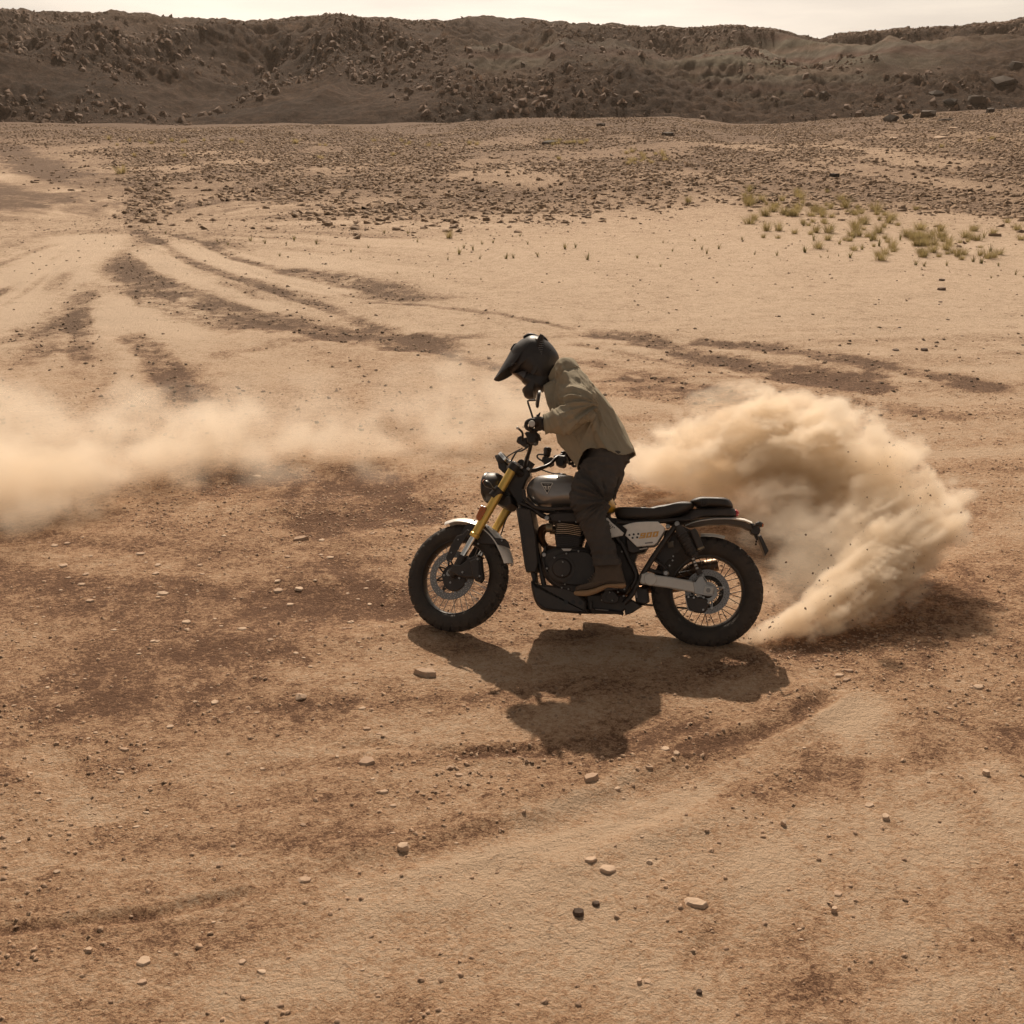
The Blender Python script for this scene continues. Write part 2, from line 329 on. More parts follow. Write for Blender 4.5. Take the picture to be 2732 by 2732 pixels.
    mx = n.nodes.new('ShaderNodeMix'); mx.data_type = 'RGBA'; l.new(math_('MULTIPLY', vd, .45), mx.inputs[0]); l.new(cr.outputs[2], mx.inputs[6]); mx.inputs[7].default_value = (.15, .10, .07, 1)
    # thin drying cracks in the crust
    wv = n.nodes.new('ShaderNodeVectorMath'); wv.operation = 'MULTIPLY_ADD'; wv.inputs[1].default_value = (.35, .35, .35)
    nc = n.nodes.new('ShaderNodeTexNoise'); nc.inputs['Scale'].default_value = 5; l.new(geo.outputs['Position'], nc.inputs['Vector']); l.new(nc.outputs['Color'], wv.inputs[0]); l.new(geo.outputs['Position'], wv.inputs[2])
    ve = n.nodes.new('ShaderNodeTexVoronoi'); ve.feature = 'DISTANCE_TO_EDGE'; ve.inputs['Scale'].default_value = 3.2; l.new(wv.outputs[0], ve.inputs['Vector'])
    n4 = noise(1.1, 3, .5)
    ck = math_('MULTIPLY', math_('LESS_THAN', ve.outputs['Distance'], math_('MULTIPLY', math_('SUBTRACT', n4, .55), .10)), math_('LESS_THAN', s, .62))
    mk = n.nodes.new('ShaderNodeMix'); mk.data_type = 'RGBA'; l.new(math_('MULTIPLY', ck, .38), mk.inputs[0]); l.new(mx.outputs[2], mk.inputs[6]); mk.inputs[7].default_value = (.13, .08, .05, 1)
    l.new(mk.outputs[2], b.inputs['Base Color']); b.inputs['Roughness'].default_value = .95; b.inputs['Specular IOR Level'].default_value = .15
    h = math_('ADD', math_('MULTIPLY', n2, 1.0), math_('MULTIPLY', n3, .35)); h = math_('ADD', h, math_('MULTIPLY', vd, .3)); h = math_('ADD', h, math_('MULTIPLY', n6, .7)); h = math_('ADD', h, math_('MULTIPLY', n5, 1.2)); h = math_('SUBTRACT', h, math_('MULTIPLY', vb.outputs['Distance'], .22))
    bp = n.nodes.new('ShaderNodeBump'); bp.inputs['Strength'].default_value = .9; bp.inputs['Distance'].default_value = .028
    l.new(h, bp.inputs['Height']); l.new(bp.outputs[0], b.inputs['Normal'])
    return m
M_SOIL = soil_material()
me = mesh_np('ground', np.stack([X, Y, Z], -1).reshape(-1, 3), F, True, M_SOIL)
a_ = me.attributes.new('soil', 'FLOAT', 'POINT'); a_.data.foreach_set('value', DK.astype(np.float32).ravel())
a_ = me.attributes.new('red_soil', 'FLOAT', 'POINT'); RD_ = 1 - .85 * sstep(9, 19, Y + 3 * (fbm(X * .3, Y * .3, oct=3, s=401) - .5)); a_.data.foreach_set('value', RD_.astype(np.float32).ravel())
tag(link('ground', me), kind='structure')
print('ground', round(time.time() - T0, 1))

# ------------------------------------------------------------------ hills
def hill_height(X, Y):
    PX = pxof(X, Y, CAM_H + 15 * sstep(150, 300, Y))
    el = np.arctan((HALF - ridge_px(PX)) / FPX) - R_(PITCH)
    RY = 300.0
    zr = CAM_H + RY * np.tan(el)
    t = np.clip((Y - 142) / (RY - 142), 0, 1)
    s = t ** .75
    wx = X + 22 * (fbm(X * .012, Y * .012, oct=3, s=61) - .5)
    spur = fbm(wx * .030, Y * .013, oct=5, s=71, ridge=True, gain=.55)
    env = np.clip(4 * t * (1 - t), 0, 1)
    z = zr * s + (spur - .62) * 19 * env + (fbm(X * .10, Y * .06, oct=4, s=77, ridge=True, gain=.42) - .6) * 3.4 * np.clip(env + .10, 0, 1)
    z = z + (fbm(X * .4, Y * .4, oct=3, s=79) - .5) * .6
    rk_ = sstep(.42, .60, fbm(X * .035, Y * .05, oct=3, s=87)); z = z + rk_ * (fbm(X * .75, Y * .75, oct=3, s=89, ridge=True) - .5) * 1.9 * np.clip(env + .3, 0, 1)
    # separate spurs and domes read off the photograph: px, py of the top, distance, half width m, length m
    for px, py, yy, rx, ry in ((200, 150, 205, 26, 34), (430, 170, 200, 20, 24), (800, 262, 175, 12, 12), (1050, 215, 190, 15, 24), (1180, 240, 180, 12, 16), (1330, 245, 185, 6, 12), (1620, 168, 195, 10, 26), (1560, 235, 175, 13, 14),
                               (1930, 168, 215, 15, 16), (1940, 258, 178, 7, 8), (2010, 262, 176, 5, 7), (2180, 240, 172, 9, 12), (2290, 150, 215, 12, 18), (2330, 245, 175, 8, 10), (2480, 150, 205, 20, 22), (2650, 130, 190, 26, 30)):
        q = at_y(px, py, yy); r2 = ((X - q[0]) / rx) ** 2 + ((Y - yy) / ry) ** 2
        dome = q[2] + 1.2 - (q[2] + 3) * (r2 * .55) + (fbm(X * .25, Y * .18, oct=3, s=83, ridge=True) - .6) * 2.2
        k = 1.2; z = np.log(np.exp(np.clip(z / k, -30, 30)) + np.exp(np.clip(dome / k, -30, 30))) * k
    over = CAM_H + Y * np.tan(el) - .25                           # nothing in front rises above the skyline
    z = np.where(Y < RY, np.minimum(z, over - .004 * (RY - Y)), z)
    z = np.where(Y > RY, zr - (Y - RY) * .25, z)
    return z + sstep(290, 300, Y) * (fbm(X * .6, Y * .05, oct=4, s=85) - .4) * 1.1 - 1.2 * (1 - sstep(142, 152, Y))
HC, HR = 760, 240
hx = np.linspace(-1, 1, HC); hx = np.sign(hx) * (np.abs(hx) * .52 + .9 * np.maximum(0, np.abs(hx) - .9) * 6)
hy = np.concatenate([142 * (300 / 142.) ** np.linspace(0, 1, HR - 12), np.linspace(306, 420, 12)])
X = hx[None, :] * hy[:, None]; Y = np.repeat(hy[:, None], HC, 1)
Z = hill_height(X, Y)
ii = np.arange(HR * HC).reshape(HR, HC)
F = np.stack([ii[:-1, :-1], ii[:-1, 1:], ii[1:, 1:], ii[1:, :-1]], -1).reshape(-1, 4)
band = np.zeros(X.shape, np.float32)
for px, py, yy, rx, ry, a in ((1930, 200, 215, 16, 12, .75), (2090, 190, 215, 10, 12, .4), (1940, 278, 178, 7, 8, 1.), (2010, 275, 176, 6, 8, .8), (1370, 255, 185, 7, 10, .8), (1700, 260, 180, 9, 9, .4), (2270, 180, 215, 12, 12, .6), (2440, 210, 195, 13, 10, .7), (2320, 260, 175, 9, 8, .5), (2180, 265, 172, 6, 6, .5)):
    q = at_y(px, py, yy); band += a * np.exp(-(((X - q[0]) / rx) ** 4 + ((Y - yy) / (ry * 1.6)) ** 2))
def hill_material():
    m, n, b = newmat('hill_rock'); l = n.links
    geo = n.nodes.new('ShaderNodeNewGeometry'); at = n.nodes.new('ShaderNodeAttribute'); at.attribute_name = 'strata'
    def noise(sc, det=8, rough=.65):
        q = n.nodes.new('ShaderNodeTexNoise'); q.inputs['Scale'].default_value = sc; q.inputs['Detail'].default_value = det; q.inputs['Roughness'].default_value = rough
        l.new(geo.outputs['Position'], q.inputs['Vector']); return q.outputs['Fac']
    n1 = noise(.06); n2 = noise(1.0, 10, .80)
    cr = n.nodes.new('ShaderNodeValToRGB'); e = cr.color_ramp
    e.elements[0].position = .40; e.elements[0].color = (.030, .0185, .0125, 1)
    e.elements[1].position = .68; e.elements[1].color = (.175, .108, .071, 1)
    x = e.elements.new(.52); x.color = (.076, .047, .032, 1)
    add = n.nodes.new('ShaderNodeMath'); add.operation = 'MULTIPLY_ADD'; add.inputs[1].default_value = .35
    l.new(n1, add.inputs[0]); sc_ = n.nodes.new('ShaderNodeMath'); sc_.operation = 'MULTIPLY'; sc_.inputs[1].default_value = .66; l.new(n2, sc_.inputs[0]); l.new(sc_.outputs[0], add.inputs[2])
    l.new(add.outputs[0], cr.inputs['Fac'])
    # bedding of grey green and pink clay
    sx = n.nodes.new('ShaderNodeSeparateXYZ'); l.new(geo.outputs['Position'], sx.inputs[0])
    zz = n.nodes.new('ShaderNodeMath'); zz.operation = 'MULTIPLY_ADD'; zz.inputs[1].default_value = .20; l.new(sx.outputs['Z'], zz.inputs[0]); l.new(n1, zz.inputs[2])
    fr = n.nodes.new('ShaderNodeMath'); fr.operation = 'FRACT'; l.new(zz.outputs[0], fr.inputs[0])
    c2 = n.nodes.new('ShaderNodeValToRGB'); g = c2.color_ramp
    g.elements[0].position = 0; g.elements[0].color = (.17, .14, .10, 1); g.elements[1].position = 1; g.elements[1].color = (.16, .12, .085, 1)
    for p, c in ((.2, (.20, .17, .125)), (.36, (.19, .115, .085)), (.45, (.155, .10, .075)), (.58, (.215, .18, .14)), (.7, (.16, .135, .10)), (.82, (.23, .165, .12))):
        y_ = g.elements.new(p); y_.color = (*c, 1)
    l.new(fr.outputs[0], c2.inputs['Fac'])
    mx = n.nodes.new('ShaderNodeMix'); mx.data_type = 'RGBA'; l.new(at.outputs['Fac'], mx.inputs[0]); l.new(cr.outputs[0], mx.inputs[6]); l.new(c2.outputs[0], mx.inputs[7])
    l.new(mx.outputs[2], b.inputs['Base Color']); b.inputs['Roughness'].default_value = 1; b.inputs['Specular IOR Level'].default_value = .1
    bp = n.nodes.new('ShaderNodeBump'); bp.inputs['Strength'].default_value = 1; bp.inputs['Distance'].default_value = .6
    l.new(n2, bp.inputs['Height']); l.new(bp.outputs[0], b.inputs['Normal'])
    return m
M_HILL = hill_material()
me = mesh_np('hills', np.stack([X, Y, Z], -1).reshape(-1, 3), F, True, M_HILL)
a_ = me.attributes.new('strata', 'FLOAT', 'POINT'); a_.data.foreach_set('value', np.clip(band, 0, 1).ravel())
tag(link('hills', me), kind='structure')
print('hills', round(time.time() - T0, 1))
# ------------------------------------------------------------------ shape builder (always in a frame's own metres)
class MB:
    def __init__(s): s.v = []; s.f = []
    def add(s, vs, fs):
        o = len(s.v); s.v += [tuple(map(float, q)) for q in vs]; s.f += [tuple(i + o for i in f) for f in fs]; return s
    def tube(s, pts, r, seg=12, cap=True, ry=None, up=None):
        P = [Vector(p) for p in pts]; n = len(P)
        R = list(r) if hasattr(r, '__len__') else [r] * n
        R2 = R if ry is None else (list(ry) if hasattr(ry, '__len__') else [ry] * n)
        T = [((P[min(i + 1, n - 1)] - P[i]).normalized() + (P[i] - P[max(i - 1, 0)]).normalized()).normalized() for i in range(n)]
        if up is not None: N = Vector(up)
        else: N = Vector((0, 1, 0)) if abs(T[0].y) < .9 else Vector((1, 0, 0))
        vs = []; fs = []
        for i in range(n):
            N = (N - T[i] * N.dot(T[i]))
            if N.length < 1e-6: N = T[i].orthogonal()
            N.normalize(); B = T[i].cross(N)
            for k in range(seg):
                a = 2 * math.pi * k / seg
                vs.append(P[i] + N * math.cos(a) * R2[i] + B * math.sin(a) * R[i])
            if up is not None: N = Vector(up)
        for i in range(n - 1):
            for k in range(seg):
                k2 = (k + 1) % seg; fs.append((i * seg + k, i * seg + k2, (i + 1) * seg + k2, (i + 1) * seg + k))
        if cap: fs.append(tuple(range(seg))[::-1]); fs.append(tuple((n - 1) * seg + k for k in range(seg)))
        return s.add(vs, fs)
    def lathe(s, prof, c, axis, seg=48, ref=None, a0=0, a1=2 * math.pi, fn=None):
        """prof: (radius, along axis)"""
        A = Vector(axis).normalized(); N = Vector(ref) if ref else (Vector((1, 0, 0)) if abs(A.x) < .9 else Vector((0, 0, 1)))
        N = (N - A * N.dot(A)).normalized(); B = A.cross(N); c = Vector(c); full = abs(a1 - a0 - 2 * math.pi) < 1e-6
        m = seg if full else seg + 1; vs = []; fs = []; p = len(prof)
        for i in range(m):
            a = a0 + (a1 - a0) * i / seg; d = N * math.cos(a) + B * math.sin(a)
            for j, (r, h) in enumerate(prof):
                if fn: r, h = fn(i, j, r, h)
                vs.append(c + d * r + A * h)
        for i in range(seg):
            i2 = (i + 1) % m
            for j in range(p - 1): fs.append((i * p + j, i2 * p + j, i2 * p + j + 1, i * p + j + 1))
        return s.add(vs, fs)
    def cyl(s, a, b, r, seg=16, r2=None): return s.tube([a, b], [r, r2 if r2 is not None else r], seg)
    def prism(s, out, y0, y1, bev=.003):
        """out: outline (x,z); y0 near face, y1 far face"""
        n = len(out); c = np.mean(out, 0); area = sum(out[i][0] * out[(i + 1) % n][1] - out[(i + 1) % n][0] * out[i][1] for i in range(n))
        if area < 0: out = out[::-1]
        q = [Vector(p) for p in out]; ins = []
        for i in range(n):
            a = (q[i] - q[i - 1]); b = (q[(i + 1) % n] - q[i])
            if a.length < 1e-9 or b.length < 1e-9: ins.append(q[i]); continue
            a.normalize(); b.normalize(); na = Vector((-a.y, a.x)); nb = Vector((-b.y, b.x)); m = na + nb
            if m.length < .3: m = na
            m.normalize(); k = min(2., 1 / max(.4, m.dot(na))); ins.append(q[i] + m * bev * k)
        sg = 1 if y1 > y0 else -1; vs = []
        for ring, y in ((ins, y0), (q, y0 + sg * bev), (q, y1 - sg * bev), (ins, y1)): vs += [(p.x, y, p.y) for p in ring]
        fs = [tuple(range(n))] + [tuple(3 * n + k for k in range(n))[::-1]]
        for r in range(3):
            for k in range(n): k2 = (k + 1) % n; fs.append((r * n + k, (r + 1) * n + k, (r + 1) * n + k2, r * n + k2))
        return s.add(vs, fs)
    def pillow(s, out, hd, y=0., rings=9, p=2.2, c=None, pinch=None):
        """closed rounded body whose side outline is OUT (x,z) and half depth hd"""
        out = [Vector(q) for q in out]; n = len(out); c = Vector(c) if c else sum(out, Vector((0, 0))) / n; vs = []; fs = []
        for i in range(-rings, rings + 1):
            t = i / rings; a = t * math.pi / 2; h = math.sin(a); k = (max(0, 1 - abs(h) ** p)) ** (1 / p)
            k = max(k, .02)
            for q in out:
                w = c + (q - c) * k; vs.append((w.x, y + hd * h, w.y))
        for i in range(2 * rings):
            for k in range(n): k2 = (k + 1) % n; fs.append((i * n + k, i * n + k2, (i + 1) * n + k2, (i + 1) * n + k))
        fs.append(tuple(range(n))[::-1]); fs.append(tuple(2 * rings * n + k for k in range(n)))
        return s.add(vs, fs)
    def ball(s, c, r, seg=12, ring=8):
        r = r if hasattr(r, '__len__') else (r, r, r); vs = []; fs = []
        for i in range(ring + 1):
            a = math.pi * i / ring
            for k in range(seg): b = 2 * math.pi * k / seg; vs.append((c[0] + r[0] * math.sin(a) * math.cos(b), c[1] + r[1] * math.sin(a) * math.sin(b), c[2] + r[2] * math.cos(a)))
        for i in range(ring):
            for k in range(seg): k2 = (k + 1) % seg; fs.append((i * seg + k, (i + 1) * seg + k, (i + 1) * seg + k2, i * seg + k2))
        return s.add(vs, fs)
    def box(s, c, d, rot=0):
        """rot turns in the side plane"""
        cs, sn = math.cos(rot), math.sin(rot); q = [(-1, -1), (1, -1), (1, 1), (-1, 1)]
        out = [(c[0] + (a * d[0] * cs - b_ * d[2] * sn) / 2, c[2] + (a * d[0] * sn + b_ * d[2] * cs) / 2) for a, b_ in q]
        return s.prism(out, c[1] - d[1] / 2, c[1] + d[1] / 2, min(d) * .12)
    def mirror(s):
        vs = [(x, -y, z) for x, y, z in s.v]; s.add(vs, [f[::-1] for f in s.f][:]); return s
    def build(s, name, m, parent, M=None, ang=35, keep=False):
        me = bpy.data.meshes.new(name); V = s.v
        if M is not None: V = [tuple(M @ Vector(q)) for q in V]
        me.from_pydata(V, [], s.f); me.materials.append(m)
        bm = bmesh.new(); bm.from_mesh(me); bmesh.ops.remove_doubles(bm, verts=bm.verts, dist=1e-5)
        if not keep: bmesh.ops.recalc_face_normals(bm, faces=bm.faces)
        bm.to_mesh(me); bm.free()
        me.shade_smooth()
        me.set_sharp_from_angle(angle=R_(ang))
        return link(name, me, parent)
def smooth_loop(pts, n=4):
    """closed Catmull-Rom through points"""
    q = [Vector(p) for p in pts]; m = len(q); out = []
    for i in range(m):
        a, b, c, d = q[i - 1], q[i], q[(i + 1) % m], q[(i + 2) % m]
        for k in range(n):
            t = k / n; out.append(.5 * ((2 * b) + (c - a) * t + (2 * a - 5 * b + 4 * c - d) * t * t + (3 * b - a - 3 * c + d) * t ** 3))
    return out
def smooth_path(pts, n=5):
    q = [Vector(p) for p in pts]; q = [2 * q[0] - q[1]] + q + [2 * q[-1] - q[-2]]; out = []
    for i in range(1, len(q) - 2):
        a, b, c, d = q[i - 1], q[i], q[i + 1], q[i + 2]
        for k in range(n):
            t = k / n; out.append(.5 * ((2 * b) + (c - a) * t + (2 * a - 5 * b + 4 * c - d) * t * t + (3 * b - a - 3 * c + d) * t ** 3))
    out.append(q[-2]); return out

# ------------------------------------------------------------------ the motorcycle's own frame: x rearwards, y to its right (away from the camera), z up in its leaning plane
LEAN = 23.0
rc = ground(1890, 1716, .012); fc = ground(1236, 1693, -.028)
bx = Vector(rc - fc).normalized(); hy_ = Vector((0, 0, 1)).cross(bx)          # horizontal, away from the camera
bz = (Vector((0, 0, 1)) * math.cos(R_(LEAN)) + hy_ * math.sin(R_(LEAN))).normalized(); by = bz.cross(bx).normalized()
B0 = Vector((rc + fc) / 2)
MBIKE = Matrix(((bx.x, by.x, bz.x, B0.x), (bx.y, by.y, bz.y, B0.y), (bx.z, by.z, bz.z, B0.z), (0, 0, 0, 1)))
MBI = MBIKE.inverted()
def inplane(Mi, px, py, d=0.):
    o = Mi @ Vector(CAMP); r = Mi.to_3x3() @ Vector(raydir(px, py)); t = (d - o.y) / r.y; return o + r * t
def P(q, d=0.): return inplane(MBI, q[0], q[1], d)
def P2(q, d=0.): v = P(q, d); return (v.x, v.z)
def zA(x, y): return (1050 + x / 3.865, 1200 + y / 3.865)
def zB(x, y): return (1280 + x / 4.2, 870 + y / 4.2)
def zC(x, y): return (1350 + x / 3.865, 1200 + y / 3.865)
def zD(x, y): return (1680 + x / 4.2, 1280 + y / 4.2)
def zE(x, y): return (1290 + x / 7.156, 1060 + y / 7.156)
def zF(x, y): return (1400 + x / 8.05, 1400 + y / 8.05)
def zG(x, y): return (1600 + x / 7.43, 1360 + y / 7.43)
def zH(x, y): return (1320 + x / 8.05, 880 + y / 8.05)
def OL(f, pts, d=0., n=0):
    o = [P2(f(*q), d) for q in pts]
    return [tuple(v) for v in smooth_loop(o, n)] if n else o
# steered front end: turned right about the fork's own axis
s0 = P(zE(790, 1330)); s1 = P(zA(690, 1130)); sdir = (s0 - s1).normalized()
STEER = 19.0
Rm = Matrix.Rotation(R_(-STEER), 4, sdir); sd = sdir; sx = (Vector((1, 0, 0)) - sd * sd.x).normalized()
MF = Matrix.Translation(s0) @ Rm @ Matrix.Translation(-s0)        # front-frame coordinates (bike axes) to bike coordinates
MFI = (MBIKE @ MF).inverted()
def Q(q, d=0.): return inplane(MFI, q[0], q[1], d)
def Q2(q, d=0.): v = Q(q, d); return (v.x, v.z)
def QL(f, pts, d=0., n=0):
    o = [Q2(f(*q), d) for q in pts]
    return [tuple(v) for v in smooth_loop(o, n)] if n else o

M_BLACK = mat('black_plastic', (.019, .0155, .0145), .45, dust=.12)
M_SATIN = mat('satin_black_metal', (.017, .014, .013), .34, dust=.09, metal=.3)
M_RUB = mat('tyre_rubber', (.017, .015, .014), .75, bump=.4, scale=60, dust=.18)
M_SEAT = mat('seat_leather', (.013, .011, .010), .42, bump=.25, scale=150, dust=.10)
M_GOLD = mat('gold_anodised', (.80, .52, .13), .36, metal=.7, c2=(.85, .56, .15), dust=.08)
M_CHROME = mat('chrome', (.78, .76, .72), .14, metal=1.)
M_ALU = mat('brushed_aluminium', (.56, .53, .49), .42, metal=.35, c2=(.62, .59, .54), dust=.10)
M_SILV = mat('silver_paint', (.74, .69, .62), .36, metal=.05, coat=.4, dust=.08)
M_GREY = mat('gunmetal_tank_paint', (.24, .225, .215), .30, metal=.45, coat=.8, c2=(.26, .245, .23), dust=.05)
M_YEL = mat('yellow_tank_paint', (.70, .36, .035), .35, coat=.6, c2=(.72, .38, .04))
M_BRZ = mat('heat_bronzed_pipe', (.17, .085, .045), .38, metal=.85, c2=(.24, .13, .07))
M_STEEL = mat('steel', (.36, .34, .32), .35, metal=.9)
M_DISC = mat('brake_disc_steel', (.24, .23, .225), .4, metal=.85, c2=(.28, .27, .26), dust=.10)
M_RED = mat('tail_lamp_red', (.42, .02, .025), .2, coat=.5)
M_ORG = mat('orange_reflector', (.42, .11, .02), .25, coat=.5)
M_GLASS = mat('lamp_glass', (.30, .30, .29), .08, spec=.8)
M_PALE = mat('pale_decal', (.62, .58, .52), .5)
M_TAN = mat('gold_decal', (.62, .33, .08), .5)
M_DARKD = mat('black_decal', (.012, .011, .011), .4)
M_ENG = mat('engine_black', (.019, .0155, .0145), .5, dust=.12, bump=.1, scale=90)

bike = empty('motorcycle'); bike.matrix_world = MBIKE
tag(bike, 'grey and silver scrambler motorcycle with gold forks sliding its rear wheel in the dirt', 'motorcycle')
FR = dict(parent=bike, M=MF)

def tyre_profile(R, W, rim):
    """closed tyre section, radius and offset, plus which columns are tread"""
    h = R - rim; cols = []
    for k in range(25):
        a = -math.pi * .5 + math.pi * k / 24        # across the crown
        cols.append((rim + h * .46 + h * .54 * max(0, math.cos(a)) ** .75, W * math.copysign(abs(math.sin(a)) ** .9, a)))
    left = [(rim + .002, -W * .60), (rim + h * .12, -W * .83), (rim + h * .28, -W * .98)]
    right = [(r, -y) for r, y in left[::-1]]
    return left + cols + right
def wheel(px, dd, name, R, W, rimr, M, near_disc, hubr, spokes_n, disc_r, disc_y, disc_c, dotsm):
    c = Vector(px); ax = Vector((0, 1, 0)); wh = empty(name); wh.parent = bike
    def bld(mb, nm, m, par=wh, **k): return mb.build(nm, m, par, M=M, **k)
    pr = tyre_profile(R, W, rimr); npr = len(pr); SEG = 288
    def fn(i, j, r, h):
        t = j - 3
        if 2 <= t <= 22:
            blk = i % 9; off = (abs(t - 12)) // 4
            sh = (i + int(off * 2 + (4 if t > 12 else 0))) % 9
            if sh in (0, 1) or t in (8, 16): return r - .011, h
            return r + .0015, h
        return r, h
    bld(MB().lathe(pr, c, ax, SEG, fn=fn), 'tyre', M_RUB, ang=28, keep=False)
    r = rimr
    bld(MB().lathe([(r + .004, -W * .58), (r + .006, -W * .64), (r - .004, -W * .62), (r - .010, -W * .45), (r - .014, -W * .1), (r - .014, W * .1), (r - .010, W * .45), (r - .004, W * .62), (r + .006, W * .64), (r + .004, W * .58), (r + .004, -W * .58)], c, ax, 96), 'rim', M_SATIN)
    bld(MB().lathe([(0, -.06), (.018, -.06), (.022, -.045), (hubr, -.040), (hubr, -.032), (.026, -.026), (.026, .026), (hubr, .032), (hubr, .040), (.022, .045), (.018, .06), (0, .06)], c, ax, 32), 'hub', M_SATIN)
    for k in range(spokes_n):
        a = 2 * math.pi * (k + .3) / spokes_n; sgn = 1 if k % 2 else -1; cross = R_(38) * (1 if (k // 2) % 2 else -1)
        p0 = c + Vector((math.cos(a + cross) * (hubr - .004), sgn * .036, math.sin(a + cross) * (hubr - .004)))
        p1 = c + Vector((math.cos(a) * (r - .010), sgn * .008, math.sin(a) * (r - .010)))
        bld(MB().tube([p0, p1], .0024, 5, cap=False), 'spoke', M_STEEL if name == 'front_wheel' else M_SATIN)
    dc = c + Vector((0, disc_y, 0))
    disc = bld(MB().lathe([(disc_r * .73, -.0025), (disc_r, -.0025), (disc_r, .0025), (disc_r * .73, .0025), (disc_r * .73, -.0025)], dc, ax, 72), 'brake_disc', M_DISC)
    mbh = MB()
    for ring, n_ in ((.80, 40), (.865, 40), (.93, 40)):
        for k in range(n_):
            a = 2 * math.pi * (k + ring * 9) / n_
            if ring == .865 and k % 2: continue
            q = dc + Vector((math.cos(a) * disc_r * ring, -.0032, math.sin(a) * disc_r * ring)); mbh.tube([q, q + Vector((0, .0015, 0))], .0026, 6)
    hh = bld(mbh, 'disc_hole', dotsm, disc)
    mc = MB()                                        # carrier arms
    for k in range(disc_c):
        a = 2 * math.pi * k / disc_c + .3
        for da in (-.16, .16):
            p0 = dc + Vector((math.cos(a + da * 1.6) * disc_r * .40, 0, math.sin(a + da * 1.6) * disc_r * .40)); p1 = dc + Vector((math.cos(a) * disc_r * .76, 0, math.sin(a) * disc_r * .76)); mc.tube([p0, p1], .0055, 6)
    mc.lathe([(disc_r * .30, -.004), (disc_r * .45, -.004), (disc_r * .45, .004), (disc_r * .30, .004), (disc_r * .30, -.004)], dc, ax, 40)
    bld(mc, 'disc_carrier', M_STEEL if name == 'rear_wheel' else M_SATIN)
    for k in range(disc_c):
        a = 2 * math.pi * k / disc_c + .3; q = dc + Vector((math.cos(a) * disc_r * .75, -.008, math.sin(a) * disc_r * .75))
        bld(MB().tube([q, q + Vector((0, .010, 0))], .0075, 10), 'disc_bolt', M_STEEL)
    return c
def pix_r(px): return px / 450.
FWC = Q((1223, 1546)); FWC = Vector((FWC.x, 0, FWC.z)); RWC = P((1888, 1575)); RWC = Vector((RWC.x, 0, RWC.z))
wheel(FWC, 0, 'front_wheel', .330, .056, .231, MF, True, .045, 32, .150, -.075, 8, M_PALE)  # front disc holes are dots, coloured pale for the light showing through
wheel(RWC, 0, 'rear_wheel', .327, .074, .214, None, True, .05, 32, .130, -.088, 4, M_DARKD)

# ---- fork
TD = .098
def strip(f, pts, r, d): return MB().tube([Q(f(*p), d) for p in pts], r, 20)
axd = sdir
def legpt(q, d): return Q(q, d)
for sgn in (-1, 1):
    d = sgn * TD
    a = Q(zA(1246, 215), -TD); b = Q(zA(838, 915), -TD); e = Q(zA(705, 1115), -TD)
    a = Vector((a.x, d, a.z)); b = Vector((b.x, d, b.z)); dr = (b - a).normalized(); e = b + dr * ((e - b).length if sgn < 0 else .09)
    ft = empty('fork_leg'); ft.parent = bike
    MB().tube([a - dr * .01, b], .0265, 24).build('outer_tube', M_GOLD, ft, M=MF)
    MB().lathe([(.0265, 0), (.031, .004), (.031, .022), (.027, .028)], b - dr * .026, dr, 24).build('tube_collar', M_GOLD, ft, M=MF)
    MB().tube([b, e], .0195, 20).build('slider', M_CHROME, ft, M=MF)
    MB().lathe([(0, -.004), (.018, -.004), (.020, 0), (.0265, .002), (.0265, .014)], a - dr * .048, dr, 20).build('fork_cap', M_STEEL, ft, M=MF)
    if sgn < 0: MB().prism([(v.x, v.z) for v in (Q(zA(940, 600), d), Q(zA(985, 612), d), Q(zA(992, 640), d), Q(zA(935, 745), d), Q(zA(905, 755), d), Q(zA(888, 735), d), Q(zA(890, 705), d))], d - .034, d - .020, .003).build('reflector', M_ORG, ft, M=MF)
    # axle lug and fork guard
    ax0 = FWC + Vector((0, d, 0))
    MB().tube([e - dr * .01, ax0 + Vector((.035, 0, .03)), ax0], [.025, .030, .034], 16).build('axle_lug', M_ENG, ft, M=MF)
    MB().tube([ax0 + Vector((0, -.03 * 1, 0)), ax0 + Vector((0, .03, 0))], .016, 16).build('axle_nut', M_STEEL, ft, M=MF)
    g = [Q(zA(*q), -TD - .03) for q in ((668, 905), (720, 890), (775, 835), (792, 850), (650, 1090), (600, 1180), (560, 1165), (552, 1130), (600, 1010))]
    MB().prism([(v.x, v.z) for v in g], sgn * (TD + .034), sgn * (TD + .026), .002).build('fork_guard', M_BLACK, ft, M=MF)
for q in ((680, 945), (607, 1080), (598, 1165)):
    v = Q(zA(*q), -TD - .036); MB().tube([v, v + Vector((0, -.006, 0))], .0045, 8).build('bolt', M_STEEL, bike, M=MF)
tc_ = empty('triple_clamp'); tc_.parent = bike
for f0, f1, nm in (((1292, 180), (1215, 300 - 70), 'upper_clamp'), ((1125, 415), (1045, 500), 'lower_clamp')):
    pa = Q(zA(*f0), -TD); pb = Q(zA(*f1), -TD)
    mid = (pa + pb) / 2; mid.y = 0
    m_ = MB()
    for sgn in (-1, 1): m_.tube([Vector((pa.x, sgn * TD, pa.z)), Vector((pb.x, sgn * TD, pb.z))] if nm == 'lower_clamp' else [Vector((mid.x, sgn * TD, mid.z)) + sd * .030, Vector((mid.x, sgn * TD, mid.z)) - sd * .012], .0345, 20)
    off = sx * .035
    m_.tube([mid + Vector((0, -TD, 0)) + off * .3, mid + off, mid + Vector((0, TD, 0)) + off * .3], [.022, .032, .022], 10)
    m_.build(nm, M_SATIN, tc_, M=MF)
